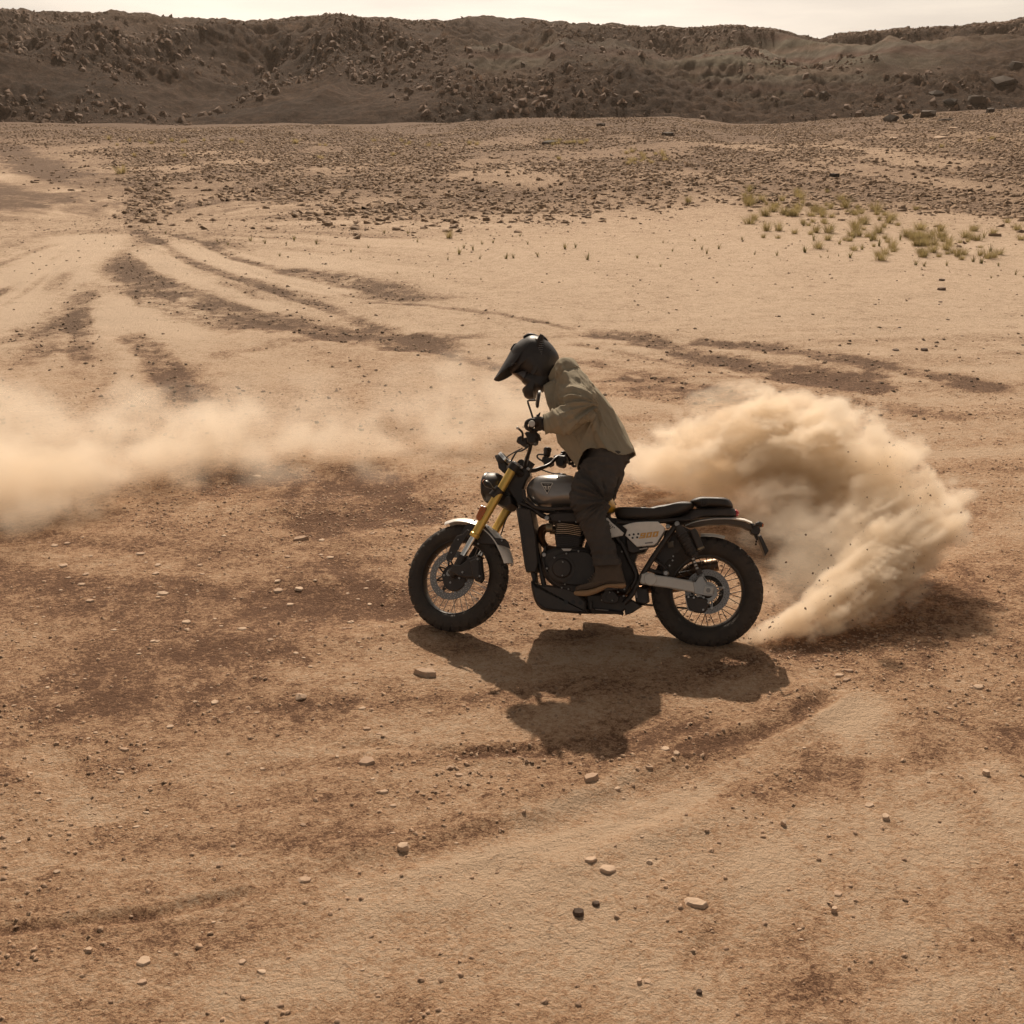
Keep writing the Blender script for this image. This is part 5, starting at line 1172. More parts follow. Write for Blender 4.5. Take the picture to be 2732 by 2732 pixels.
# gloves: palm, four fingers round the grip, thumb underneath
def glove(g0, g1, wrist, out):
    gl = empty('glove'); gl.parent = person
    A = (g1 - g0).normalized()                         # along the grip, outwards
    tow = (wrist - g0.lerp(g1, .5)); tow = (tow - A * tow.dot(A)).normalized(); upv = A.cross(tow)
    if upv.z < 0: upv = -upv
    mid = g0.lerp(g1, .52); pm = MB()
    pm.tube([wrist + tow * .015, wrist, mid + tow * .055 + upv * .018, mid + tow * .030 + upv * .024, mid + tow * .012 + upv * .026], [.036, .035, .030, .026, .018], 18, ry=[.036, .036, .046, .048, .044], up=tuple(A))
    pm.ball(tuple(mid + tow * .045 - upv * .006 - A * .01), .031, 12, 8)
    for k, (t, ln, rr) in enumerate(((.12, 215, .0112), (.36, 228, .0118), (.60, 220, .0114), (.84, 195, .0100))):
        c = g0.lerp(g1, t * .86 + .04); pts = []
        for j in range(9):
            a = R_(48 + ln * j / 8); rad = .031 + .004 * math.cos(a * 2)
            pts.append(c + tow * math.cos(a) * rad + upv * math.sin(a) * rad + A * .003 * math.sin(a + k))
        pm.tube(pts, [rr * 1.15, rr * 1.1, rr * 1.12, rr, rr * 1.02, rr * 1.06, rr * .95, rr * .9, rr * .6], 10)
    c = g0.lerp(g1, .02); tp = [mid + tow * .045 - A * .02 - upv * .004, c + tow * .040 - upv * .012, c + tow * .014 - upv * .031, c - tow * .014 - upv * .033]
    pm.tube(smooth_path(tp, 3), [.017, .017, .0165, .016, .015, .0145, .014, .013, .0125, .010], 10)
    organic(pm, 'glove_shell', M_GLOVE, gl, .0042, 2)
    MB().tube([wrist - tow * .004, wrist + tow * .020], [.0385, .040], 18).build('wrist_strap', M_GLOVE, gl)
    MB().tube([mid + tow * .030 + upv * .047, mid + tow * .040 + upv * .050, mid + tow * .052 + upv * .070, ], [.010, .009, .003], 8).build('pull_tab', M_GLOVE, gl)
glove(gN0, gN1, P(zB(738, 1108), -.345), -1)
glove(gF0, gF1, FARARM[-1][0] - dF * .02, 1)
# helmet
he = empty('helmet'); he.parent = person
MB().pillow(OL(zH, ((400, 915), (398, 700), (430, 500), (490, 395), (570, 325), (700, 235), (840, 158), (960, 150), (1100, 180), (1215, 255), (1300, 330), (1385, 440), (1440, 545), (1454, 640), (1425, 740), (1385, 880), (1310, 1040), (1235, 1180), (1120, 1240), (950, 1180), (760, 1020), (600, 940), (480, 1000)), 0, 3), .128, 0, 12, 2.3, c=P2(zH(930, 640))).build('shell', M_HELM, he)
MB().pillow(OL(zH, ((610, 1100), (780, 1245), (785, 1310), (665, 1342), (685, 1400), (712, 1470), (800, 1508), (905, 1508), (925, 1390), (1000, 1330), (1080, 1345), (1135, 1310), (1188, 1368), (1222, 1230), (1300, 1060), (1180, 860), (960, 860), (800, 960)), 0, 2), .098, 0, 10, 3.0, c=P2(zH(960, 1140))).build('chin_bar', M_HELM, he)
MB().pillow(OL(zH, ((455, 985), (480, 1010), (600, 1100), (745, 1222), (800, 1215), (870, 1010), (860, 900), (700, 880), (560, 930)), 0, 2), .088, 0, 8, 2.6).build('goggles', M_LENS, he)
MB().tube(smooth_path([P(zH(*q), -.118) for q in ((870, 960), (930, 880), (965, 700)) ], 4), .014, 8, ry=.006).build('goggle_strap', M_BLACK, he)
MB().prism(OL(zH, ((980, 540), (1060, 260), (1105, 190), (1165, 215), (1130, 400), (1080, 540)), 0), -.120, .120, .004).build('strap_band', mat('strap_web', (.03, .022, .018), .8), he)
for k in range(7):
    a = P(zH(960 + 16 * k, 540 - 46 * k), -.1215); b_ = P(zH(1085 + 9 * k, 535 - 46 * k), -.1215); MB().tube([a, b_], .0012, 5).build('strap_rib', M_STEEL, he)
# peak: a curved blade, wide at the brow and narrow at the tip
def hblade(top, side, hw, nm, m, th=.004):
    K = 9; vs = []; fs = []; n_ = len(top)
    for s_ in (0, 1):
        for i in range(n_):
            a = P(zH(*top[i])); b = P(zH(*side[i]))
            for k in range(K):
                t = 2 * k / (K - 1) - 1; e = abs(t) ** 2.2; q = a * (1 - e) + b * e; vs.append((q.x + s_ * th * .8, t * hw[i], q.z - s_ * th * .6))
    N_ = n_ * K
    for i in range(n_ - 1):
        for k in range(K - 1):
            q = (i * K + k, i * K + k + 1, (i + 1) * K + k + 1, (i + 1) * K + k); fs.append(q); fs.append(tuple(N_ + x for x in q[::-1]))
        for k in (0, K - 1): fs.append((i * K + k, (i + 1) * K + k, N_ + (i + 1) * K + k, N_ + i * K + k))
    for i in (0, n_ - 1):
        for k in range(K - 1): fs.append((i * K + k, i * K + k + 1, N_ + i * K + k + 1, N_ + i * K + k))
    return MB().add(vs, fs).build(nm, m, he, ang=50)
hblade([(830, 150), (640, 250), (500, 370), (415, 500), (340, 640), (250, 790), (150, 950), (48, 1105)], [(845, 420), (720, 560), (600, 740), (500, 860), (395, 905), (290, 985), (200, 1045), (115, 1098)], [.118, .122, .124, .120, .112, .100, .085, .055], 'peak', M_HELM)
for ol, nm, hd2 in ((((700, 205), (740, 170), (810, 130), (880, 122), (960, 142), (1060, 185), (1060, 200), (960, 170), (860, 160), (720, 214)), 'top_vent', .05), (((1090, 165), (1140, 165), (1226, 245), (1220, 275), (1150, 240), (1090, 200)), 'rear_vent', .05), (((425, 480), (445, 430), (500, 350), (560, 335), (500, 400), (440, 490)), 'brow_vent', .04)):
    MB().prism(OL(zH, ol, 0), -hd2, hd2, .004).build(nm, M_BLACK, he)
MB().pillow(OL(zH, ((890, 235), (930, 195), (1000, 180), (1060, 200), (1075, 250), (1040, 300), (980, 300), (930, 275)), -.07, 3), .055, -.045, 7, 2.2).build('shell_glint', mat('glint_pale', (.50, .47, .42), .35), he)  # added pale bump, its colour stands in for a glint on the shell
for p0, p1 in (((1245, 670), (1252, 540)), ((1265, 480), (1280, 450)), ((470, 540), (495, 528)), ((420, 760), (540, 740))):
    MB().tube([P(zH(*p0), -.118), P(zH(*p1), -.118)], .003, 6).build('shell_ridge', M_HELM, he)
print('rider', round(time.time() - T0, 1))
# ------------------------------------------------------------------ stones
def terrain(X, Y): return np.where(Y < 147, near_height(X, Y), hill_height(X, np.maximum(Y, 142.0)))
def hit(px, py):
    """where the sight line through a pixel of the photograph meets the land"""
    d = raydir(px, py); ys = np.concatenate([np.linspace(2.6, 30, 500), np.linspace(30, 300, 2500)]); t = ys / d[1]
    X = d[0] * t; Z = CAM_H + d[2] * t; h = terrain(X, ys); k = np.nonzero(Z < h)[0]
    i = k[0] if len(k) else -1
    if ys[i] < 30: h0 = height(X[i:i + 1], ys[i:i + 1])[0]
    else: h0 = h[i]
    return float(X[i]), float(ys[i]), float(h0)
def rock_template(seed, flat=.45, n=9, sub=0):
    r = random.Random(seed); bm = bmesh.new()
    if n == 7:                                       # a broken angular block
        for i in range(22):
            v = Vector((r.gauss(0, 1), r.gauss(0, 1), r.gauss(0, 1))).normalized() * r.uniform(.75, 1.1); bm.verts.new((v.x * .5, v.y * .42, v.z * .5 * flat))
        bmesh.ops.convex_hull(bm, input=bm.verts)
        for v in list(bm.verts):
            if not v.link_faces: bm.verts.remove(v)
        bmesh.ops.recalc_face_normals(bm, faces=bm.faces); bmesh.ops.triangulate(bm, faces=bm.faces); return bm
    for i in range(n):
        a = 2 * math.pi * i / n + r.uniform(-.25, .25); rr = r.uniform(.72, 1.1)
        for h, k in ((-.5, 1.0), (.5, r.uniform(.62, .95))): bm.verts.new((math.cos(a) * rr * k * .5, math.sin(a) * rr * k * .5 * r.uniform(.8, 1), h * flat * r.uniform(.75, 1.15)))
    bmesh.ops.convex_hull(bm, input=bm.verts); 
    for v in list(bm.verts):
        if not v.link_faces: bm.verts.remove(v)
    bmesh.ops.recalc_face_normals(bm, faces=bm.faces); bmesh.ops.triangulate(bm, faces=bm.faces); return bm
def stone_material(name, ramp, rough=.9):
    m, n, b = newmat(name); l = n.links
    oi = n.nodes.new('ShaderNodeObjectInfo'); tc = n.nodes.new('ShaderNodeTexCoord'); at = n.nodes.new('ShaderNodeAttribute'); at.attribute_name = 'tint'
    nz = n.nodes.new('ShaderNodeTexNoise'); nz.inputs['Scale'].default_value = 30; nz.inputs['Detail'].default_value = 7; geo = n.nodes.new('ShaderNodeNewGeometry'); l.new(geo.outputs['Position'], nz.inputs['Vector'])
    a = n.nodes.new('ShaderNodeMath'); a.operation = 'MULTIPLY_ADD'; a.inputs[1].default_value = .5; l.new(nz.outputs['Fac'], a.inputs[0])
    s = n.nodes.new('ShaderNodeMath'); s.operation = 'MULTIPLY'; s.inputs[1].default_value = .5; ad = n.nodes.new('ShaderNodeMath'); l.new(oi.outputs['Random'], ad.inputs[0]); l.new(at.outputs['Fac'], ad.inputs[1]); l.new(ad.outputs[0], s.inputs[0]); l.new(s.outputs[0], a.inputs[2])
    cr = n.nodes.new('ShaderNodeValToRGB'); cr.color_ramp.elements[0].color = (*ramp[0], 1); cr.color_ramp.elements[0].position = .2; cr.color_ramp.elements[1].color = (*ramp[1], 1); cr.color_ramp.elements[1].position = .85
    l.new(a.outputs[0], cr.inputs['Fac']); l.new(cr.outputs[0], b.inputs['Base Color']); b.inputs['Roughness'].default_value = rough; b.inputs['Specular IOR Level'].default_value = .25
    bp = n.nodes.new('ShaderNodeBump'); bp.inputs['Strength'].default_value = .6; bp.inputs['Distance'].default_value = .01; l.new(nz.outputs['Fac'], bp.inputs['Height']); l.new(bp.outputs[0], b.inputs['Normal'])
    return m
M_STONE = stone_material('pale_sandstone', ((.38, .25, .17), (.62, .46, .33)))
M_STDARK = stone_material('dark_stone', ((.075, .052, .040), (.20, .135, .095)))
M_SHARD = stone_material('desert_shards', ((.050, .033, .022), (.27, .18, .115)), .9)
M_ROCK = stone_material('slope_boulder', ((.028, .021, .018), (.10, .072, .052)))
TEMPL = {}
def stone_mesh(kind, v, m):
    k = (kind, v, m.name)
    if k not in TEMPL:
        bm = rock_template(100 + v * 7 + len(kind), {'flat': .18, 'lump': .62, 'block': .8}[kind], 10 if kind != 'block' else 7)
        if kind == 'lump':
            bmesh.ops.subdivide_edges(bm, edges=bm.edges, cuts=1)
            for q in bm.verts: q.co *= 1 + (.42 if kind == 'block' else .18) * (random.Random(int(q.co.x * 999) + int(q.co.y * 777)).random() - .5)
        bmesh.ops.bevel(bm, geom=[e for e in bm.edges if e.is_manifold and e.calc_face_angle(0) > .6], offset=.03, segments=1, affect='EDGES') if kind == 'flat' else None
        me = bpy.data.meshes.new('stone'); bm.to_mesh(me); bm.free(); me.materials.append(m); me.shade_smooth(); me.set_sharp_from_angle(angle=R_(24)); TEMPL[k] = me
    return TEMPL[k]
def place_stone(px, py, wpx, hpx, label, cat='stone', group=None, kind='flat', m=None, name='stone', turn=None, sink=.36):
    x, y, z = hit(px, py); sc = math.hypot(y, CAM_H - z) / FPX
    wd_ = wpx * sc; r = random.Random(int(px * 7 + py)); el = math.atan2(CAM_H - z, y)
    dep = min(wd_ * 1.15, max(wd_ * .5, (hpx * sc) / max(.2, math.sin(el)) * .8))
    th = {'flat': .18, 'lump': .62, 'block': .8}[kind]
    me = stone_mesh(kind, r.randrange(5), m or (M_STONE if kind == 'flat' else M_STDARK))
    o = link(name, me); o.scale = (wd_, dep, wd_ if kind == 'flat' else max(wd_ * .5, hpx * sc / th * .8)); o.rotation_euler = (r.uniform(-.12, .12), r.uniform(-.12, .12), r.uniform(-.5, .5) if turn is None else turn)
    o.location = (x, y, z + th * o.scale[2] * (.5 - sink)); tag(o, label, cat, group); return o
big = [
 (z5, 340, 862, 38, 16, 'flat', 'pale oval flat stone alone on the dirt at the left, below the drifting dust'),
 (z5, 705, 940, 46, 20, 'flat', 'pale angular flat stone left of the front wheel, larger of a touching pair'),
 (z5, 706, 963, 22, 12, 'flat', 'small pale flat stone touching the near side of a larger angular one'),
 (z5, 530, 680, 38, 13, 'flat', 'long thin flat stone at the lower edge of the drifting dust on the left'),
 (z5, 590, 763, 32, 13, 'flat', 'flat stone in a loose row left of the sand ripples'),
 (z5, 615, 830, 44, 18, 'flat', 'broken flat stone at the top of a loose cluster left of the front wheel'),
 (z5, 1135, 622, 66, 14, 'flat', 'long thin slab lying on the dark soil up and left of the front wheel'),
 (z5, 1050, 815, 44, 22, 'flat', 'tilted slab on the small mound left of the front wheel'),
 (z5, 1095, 857, 32, 14, 'flat', 'pale flat stone at the foot of the small mound left of the front wheel'),
 (z5, 1130, 808, 40, 18, 'flat', 'brown slab on the right side of the small mound left of the front wheel'),
 (z5, 915, 978, 38, 16, 'flat', 'flat stone with a notched edge between the small mound and the foreground'),
 (z5, 1610, 1140, 88, 24, 'lump', 'long rounded stone lying like a log just below the front wheel shadow'),
 (z5, 1135, 1220, 42, 30, 'block', 'thick stone with a pale top and deep black shadow in the left foreground'),
 (z5, 970, 383, 34, 14, 'flat', 'flat stone showing at the upper edge of the dark soil under the drifting dust'),
 (z5, 240, 725, 34, 16, 'flat', 'crumbled flat stone near the left edge below the drifting dust'),
 (z6, 642, 198, 34, 20, 'flat', 'pale pentagonal stone in the left foreground right of the light wheel streak'),
 (z6, 812, 118, 34, 26, 'flat', 'pale tilted triangular stone left of the thick stone with a black shadow'),
 (z6, 1385, 220, 36, 20, 'flat', 'clean pale stone above the fine ridge in the middle foreground'),
 (z6, 1368, 143, 28, 16, 'flat', 'pale stone straight below the front wheel shadow tip'),
 (z6, 470, 295, 42, 16, 'flat', 'dark edged slab at the boundary of the brown soil on the left'),
 (z6, 455, 378, 38, 12, 'flat', 'thin sloping sliver of stone on the left foreground'),
 (z6, 1385, 330, 68, 38, 'flat', 'wide crumbly slab flush with the ground under the fine ridge'),
 (z6, 1697, 366, 28, 22, 'block', 'small stone with a dark face below the rider shadow, left of a pale one'),
 (z6, 1732, 386, 34, 20, 'flat', 'pale flat stone below the rider shadow, right of a dark faced one'),
 (z6, 1445, 462, 46, 18, 'flat', 'ragged broken slab in the centre foreground'),
 (z6, 218, 768, 34, 16, 'flat', 'pale flat stone above the long dark ledge on the left'),
 (z6, 340, 1075, 32, 20, 'lump', 'rounded pale stone below the long dark ledge at lower left'),
 (z6, 548, 1118, 52, 44, 'flat', 'largest pale stone of the lower left foreground, six sided'),
 (z6, 540, 1186, 38, 26, 'flat', 'leaf shaped pale stone right below the six sided one at lower left'),
 (z6, 917, 1118, 28, 38, 'flat', 'upright oval pale stone in the lower foreground'),
 (z6, 990, 1140, 34, 22, 'flat', 'dull round stone beside the upright oval one in the lower foreground'),
 (z6, 1520, 672, 54, 28, 'lump', 'crusty clod at the start of the long shallow rut'),
 (z6, 1150, 775, 48, 34, 'flat', 'pale crust plate at the right end of the long dark ledge'),
 (z7, 578, 300, 36, 26, 'flat', 'pale wedge shaped stone on the curved rut right of the rider shadow'),
 (z7, 620, 328, 26, 18, 'flat', 'pale stone just right and below the wedge shaped one by the curved rut'),
 (z7, 518, 357, 34, 14, 'flat', 'flat stone under the right end of the rider shadow'),
 (z7, 300, 403, 64, 28, 'lump', 'wide crumbling clod directly below the rider shadow'),
 (z7, 395, 432, 30, 14, 'flat', 'flat stone at the right foot of the crumbling clod below the rider shadow'),
 (z7, 55, 350, 20, 18, 'block', 'small black and white stone at the lower left edge of the rider shadow'),
 (z7, 295, 738, 58, 24, 'flat', 'pale stone lying left of the biggest pale stone in the foreground'),
 (z7, 360, 752, 76, 40, 'flat', 'biggest pale stone of the foreground, loaf shaped, below the motorcycle'),
 (z7, 518, 733, 24, 22, 'block', 'small cube like stone right of the biggest pale stone'),
 (z7, 250, 908, 40, 32, 'lump', 'larger of two dark grey stones in the centre foreground'),
 (z7, 316, 880, 28, 20, 'lump', 'smaller of two dark grey stones in the centre foreground'),
 (z7, 690, 885, 86, 44, 'flat', 'curled flake of dried crust lifting from the ground in the foreground'),
 (z7, 1227, 857, 34, 28, 'flat', 'round pale stone in the right foreground'),
 (z7, 1213, 922, 22, 28, 'lump', 'knobbly stone under the round pale one in the right foreground'),
 (z7, 512, 1168, 30, 26, 'flat', 'pale stone near the bottom edge, right one of a close pair'),
 (z7, 480, 1170, 20, 20, 'lump', 'grey stone near the bottom edge, left one of a close pair'),
 (z7, 705, 1216, 24, 16, 'lump', 'dark clod near the bottom edge of the picture'),
 (z7, 1345, 518, 42, 24, 'flat', 'pale chipped slab in the right foreground above a smaller one'),
 (z7, 1408, 560, 30, 22, 'lump', 'crumbly stone just right and below the chipped slab'),
 (z7, 1020, 596, 26, 26, 'lump', 'tilted stone with a dark underside in the right middle foreground'),
 (z7, 1755, 60, 46, 22, 'flat', 'pale slab near the right edge below the dust plume'),
 (z7, 1785, 392, 32, 24, 'lump', 'round crumbled clod near the right edge'),
 (z7, 1235, 8, 42, 16, 'flat', 'left plate of the stack of broken slabs at the top of the curved rut'),
 (z7, 1268, -2, 40, 16, 'flat', 'upper plate of the stack of broken slabs at the top of the curved rut'),
 (z7, 1262, 22, 44, 14, 'flat', 'lowest plate of the stack of broken slabs at the top of the curved rut'),
 (z4, 1620, 558, 30, 14, 'lump', 'dark smooth stone alone on the pale plain near the green shrubs'),
 (z4, 1622, 523, 24, 10, 'lump', 'dark stone above the smooth one on the pale plain at right'),
 (z4, 1555, 788, 26, 14, 'lump', 'dark stone on the pale plain at the right, above the dark skid marks'),
 (z4, 1447, 785, 30, 8, 'flat', 'flat dark stone left of the lone stone above the skid marks'),
 (z4, 1007, 658, 14, 7, 'lump', 'little dark stone alone in the middle of the pale plain'),
]
for f, x, y, w_, h_, kd, lb in big:
    q = f(x, y); s_ = 1 / 1.4143
    dark = 'dark' in lb and 'dark edged' not in lb and 'dark face' not in lb and 'dark underside' not in lb and 'dark soil' not in lb and 'dark ledge' not in lb and 'skid' not in lb or 'dark stone' in lb
    place_stone(q[0], q[1], w_ * s_ * 1.12, h_ * s_ * 1.1, lb, kind=kd, m=M_STDARK if dark else M_STONE)
regs = [(0, 560, 560, 1250, 1180, 'left of the front wheel', 60), (0, 1300, 1150, 2400, 1900, 'in the left foreground', 0)]
def where(px, py, x0, x1, y0, y1):
    a = min(2, int(3 * (px - x0) / (x1 - x0))); b = min(3, int(4 * (py - y0) / (y1 - y0)))
    return ('far left', 'centre', 'far right')[max(0, a)] + ', ' + ('back row', 'second row', 'third row', 'front row')[max(0, b)]
def scatter_group(n, x0, x1, y0, y1, wmin, wmax, label, group, m=None, kind='flat'):
    r = random.Random(int(x0 + y0 * 3 + n))
    for i in range(n):
        px, py = r.uniform(x0, x1), r.uniform(y0, y1); w_ = wmin + (wmax - wmin) * r.random() ** 3
        big_ = w_ > wmin + .45 * (wmax - wmin)
        place_stone(px, py, w_, w_ * .45, ('bigger ' if big_ else '') + label + ': ' + where(px, py, x0, x1, y0, y1), group=group, kind=kind, m=m)
scatter_group(92, 60, 1050, 1430, 1800, 10, 24, 'small flat stone left of the front wheel', 'small flat stones left of the front wheel')
scatter_group(80, 0, 1050, 1800, 2260, 10, 24, 'small flat stone in the left foreground', 'small flat stones in the left foreground')
scatter_group(30, 0, 1300, 2300, 2720, 9, 20, 'small stone in the bottom left foreground', 'small stones at the bottom left')
scatter_group(30, 1150, 2100, 2050, 2720, 8, 18, 'small stone below the rider shadow', 'small stones below the rider shadow')
scatter_group(34, 2050, 2720, 1780, 2720, 9, 20, 'small stone in the right foreground', 'small stones in the right foreground')
scatter_group(12, 2350, 2730, 1050, 1700, 9, 18, 'small flat stone right of the dust plume', 'small flat stones right of the dust plume')
scatter_group(20, 2150, 2730, 780, 960, 6, 15, 'dark flat stone on the pale plain', 'dark stones on the pale plain', m=M_STDARK)
# boulders on the stony slope and in front of the hills (zoom of 1366..2732)
zT = lambda x, y: (1366 + x / 1.4143, y / 1.4143)
for x, y, w_, h_, kd, lb in ((1432, 442, 62, 54, 'block', 'big square black boulder at the left end of the boulder row on the slope skyline'), (1495, 436, 44, 36, 'block', 'middle boulder in the row on the slope skyline'), (1575, 425, 82, 48, 'block', 'broad leaning black boulder at the right of the row on the slope skyline'),
 (1637, 448, 62, 26, 'flat', 'low black slab just below the broad leaning boulder'), (1806, 418, 36, 28, 'lump', 'round black boulder alone on the right slope'), (1600, 350, 52, 44, 'block', 'pointed dark outcrop above the row of boulders'),
 (1655, 378, 60, 36, 'block', 'dark outcrop right of the pointed one above the boulder row'), (1750, 372, 84, 34, 'lump', 'long dark ledge of rock on the far right slope'), (1860, 300, 100, 54, 'block', 'large jagged outcrop near the right edge of the slope'), (1905, 245, 56, 30, 'lump', 'upper jagged rock at the right edge below the skyline'),
 (1612, 518, 60, 20, 'flat', 'pale flat slab on the right slope'), (1665, 480, 42, 18, 'flat', 'pale slab above and right of the larger one on the right slope'), (338, 470, 46, 30, 'block', 'dark boulder perched on the low mound in the middle distance'), (145, 538, 84, 18, 'flat', 'long flat black rock at the foot of the low mound'), (590, 505, 50, 22, 'lump', 'dark lump of rock on the right part of the low mound'),
 (1215, 662, 40, 20, 'lump', 'dark rock lying in the stony field right of the middle'), (1180, 352, 46, 36, 'block', 'dark pinnacle on top of the small brown knoll'), (1440, 520, 38, 12, 'flat', 'dark flat rock on the slope left of the pale slab')):
    q = zT(x, y + h_ * .3); place_stone(q[0], q[1], w_ / 1.4143, h_ / 1.4143, lb, cat='boulder', kind=kd, m=M_ROCK if 'pale' not in lb else M_STONE, name='boulder')
# uncountable grit and shards: one joined mesh each
def joined(name, P_, S_, kinds, m, label, smooth=False):
    """P_ (n,3) places, S_ (n,3) sizes"""
    tm = []
    for v in range(7):
        r = np.random.default_rng(900 + v)
        if kinds == 'shard': c = np.array([(-.5, -.35, -.5), (.45, -.5, -.5), (.55, .3, -.5), (-.3, .5, -.5), (-.42, -.25, .5), (.35, -.4, .4), (.42, .25, .5), (-.25, .38, .35)])
        else: c = np.array([(-.5, -.4, -.4), (.4, -.5, -.5), (.5, .45, -.4), (-.35, .5, -.5), (-.35, -.3, .4), (.3, -.3, .5), (.3, .35, .35), (-.25, .3, .5)])
        tm.append(c + r.uniform(-.14, .14, c.shape))
    fc_ = np.array([(4, 5, 6), (4, 6, 7), (0, 1, 5), (0, 5, 4), (1, 2, 6), (1, 6, 5), (2, 3, 7), (2, 7, 6), (3, 0, 4), (3, 4, 7)])
    n = len(P_); tmv = np.stack(tm)[rng.integers(0, 7, n)] * S_[:, None, :]
    a = rng.uniform(0, 6.28, n); ca, sa = np.cos(a)[:, None], np.sin(a)[:, None]
    x = tmv[..., 0] * ca - tmv[..., 1] * sa; y = tmv[..., 0] * sa + tmv[..., 1] * ca; z = tmv[..., 2]
    tx = rng.normal(0, .30 if kinds == 'shard' else .3, n)[:, None]; ty = rng.normal(0, .24 if kinds == 'shard' else .3, n)[:, None]
    z = z + x * tx + y * ty
    V = np.stack([x, y, z], -1) + P_[:, None, :]
    F = (fc_[None] + (np.arange(n) * 8)[:, None, None]).reshape(-1, 3)
    me = mesh_np(name, V.reshape(-1, 3), F, smooth, m); at = me.attributes.new('tint', 'FLOAT', 'POINT'); at.data.foreach_set('value', np.repeat(rng.random(n).astype(np.float32), 8))
    o = link(name, me); tag(o, kind='stuff'); return o
def fan(n, y0, y1, spread=.50):
    y = np.sqrt(rng.random(n) * (y1 ** 2 - y0 ** 2) + y0 ** 2); x = rng.uniform(-1, 1, n) * (y * spread + .8); return x, y
def keep_mask(x, y, f, s, lo, hi): v = fbm(x * f, y * f, oct=4, s=s); return rng.random(len(x)) < sstep(lo, hi, v)
# near grit
x, y = fan(120000, 3.0, 13); dk_ = soil(x, y)[0]; k = rng.random(len(x)) < np.clip(.10 + 1.0 * dk_ * sstep(.36, .62, fbm(x * .8, y * .8, oct=4, s=201)), 0, 1); x, y = x[k], y[k]
sz = .0035 + .020 * rng.random(len(x)) ** 4; k = sz > y * .0006; x, y, sz = x[k], y[k], sz[k]
z = height(x, y); joined('grit', np.stack([x, y, z + sz * .12], -1), np.stack([sz * 1.3, sz, sz * .5], -1), 'grit', stone_material('grit_stone', ((.12, .068, .044), (.40, .265, .175))), '')
x, y = fan(60000, 11, 34); dk_ = soil(x, y)[0]; k = rng.random(len(x)) < np.clip(.05 + 1.1 * (dk_ - .12), .05, 1); x, y = x[k], y[k]
sz = .008 + .04 * rng.random(len(x)) ** 4.5; k = sz > y * .0008; x, y, sz = x[k], y[k], sz[k]
z = height(x, y); joined('gravel', np.stack([x, y, z + sz * .12], -1), np.stack([sz * 1.3, sz, sz * .5], -1), 'grit', M_SHARD, '')
# the stony field beyond
x, y = fan(300000, 22, 140, .47); dn = field_density(x, y); k = rng.random(len(x)) < dn * 1.25; x, y = x[k], y[k]
sz = .032 + .20 * rng.random(len(x)) ** 4; k = sz > y * .00080; x, y, sz = x[k], y[k], sz[k]
z = near_height(x, y); joined('stony_field', np.stack([x, y, z + sz * .05], -1), np.stack([sz * 1.3, sz * .95, sz * .42], -1), 'shard', M_SHARD, '')
# rubble on the hills
x, y = fan(70000, 144, 296, .50); k = keep_mask(x, y, .05, 231, .38, .64); x, y = x[k], y[k]
sz = .20 + .85 * rng.random(len(x)) ** 7; z = hill_height(x, y); joined('hill_rubble', np.stack([x, y, z + sz * .1], -1), np.stack([sz * 1.25, sz, sz * .7], -1), 'grit', stone_material('rubble', ((.014, .009, .006), (.12, .073, .048))), '')
print('stones', round(time.time() - T0, 1))

# ------------------------------------------------------------------ plants
def tuft_mesh(seed, n, h, spread, m, wdt=.006, lean=.5):
    r = random.Random(seed); vs = []; fs = []
    for i in range(n):
        a = r.uniform(0, 2 * math.pi); b0 = r.uniform(0, spread * .35); L_ = h * r.uniform(.5, 1.05); ln = lean * r.uniform(.15, 1); x0, y0 = math.cos(a) * b0, math.sin(a) * b0
        px_, py_ = -math.sin(a) * wdt, math.cos(a) * wdt; k0 = len(vs)
        for j in range(4):
            t = j / 3; rr = ln * L_ * t ** 1.6; zz = L_ * (t - .18 * ln * t * t); q = (1 - t) + .12
            vs += [(x0 + math.cos(a) * rr - px_ * q, y0 + math.sin(a) * rr - py_ * q, zz), (x0 + math.cos(a) * rr + px_ * q, y0 + math.sin(a) * rr + py_ * q, zz)]
        for j in range(3): fs.append((k0 + 2 * j, k0 + 2 * j + 1, k0 + 2 * j + 3, k0 + 2 * j + 2))
    me = bpy.data.meshes.new('tuft'); me.from_pydata(vs, [], fs); me.materials.append(m); return me
def leaf_mat(name, c, c2):
    m, n, b = newmat(name); l = n.links; oi = n.nodes.new('ShaderNodeObjectInfo'); mx = n.nodes.new('ShaderNodeMix'); mx.data_type = 'RGBA'; mx.inputs[6].default_value = (*c, 1); mx.inputs[7].default_value = (*c2, 1)
    l.new(oi.outputs['Random'], mx.inputs[0]); l.new(mx.outputs[2], b.inputs['Base Color']); b.inputs['Roughness'].default_value = .8
    tr = n.nodes.new('ShaderNodeBsdfTranslucent'); l.new(mx.outputs[2], tr.inputs['Color']); ms_ = n.nodes.new('ShaderNodeMixShader'); ms_.inputs[0].default_value = .5
    out = n.nodes['Material Output']; l.new(b.outputs[0], ms_.inputs[1]); l.new(tr.outputs[0], ms_.inputs[2]); l.new(ms_.outputs[0], out.inputs['Surface']); return m
ML1 = leaf_mat('olive_shrub_leaf', (.27, .21, .09), (.38, .30, .14)); ML2 = leaf_mat('dry_grass_blade', (.36, .28, .13), (.48, .37, .19)); ML3 = leaf_mat('grey_green_sprout', (.17, .145, .06), (.25, .20, .09))
T_SH = [tuft_mesh(s, 130, .34, .34, ML1, .0042, .95) for s in range(4)]; T_GR = [tuft_mesh(20 + s, 90, .30, .30, ML2, .006, .9) for s in range(3)]; T_SP = [tuft_mesh(40 + s, 16, .30, .10, ML3, .010, .6) for s in range(5)]
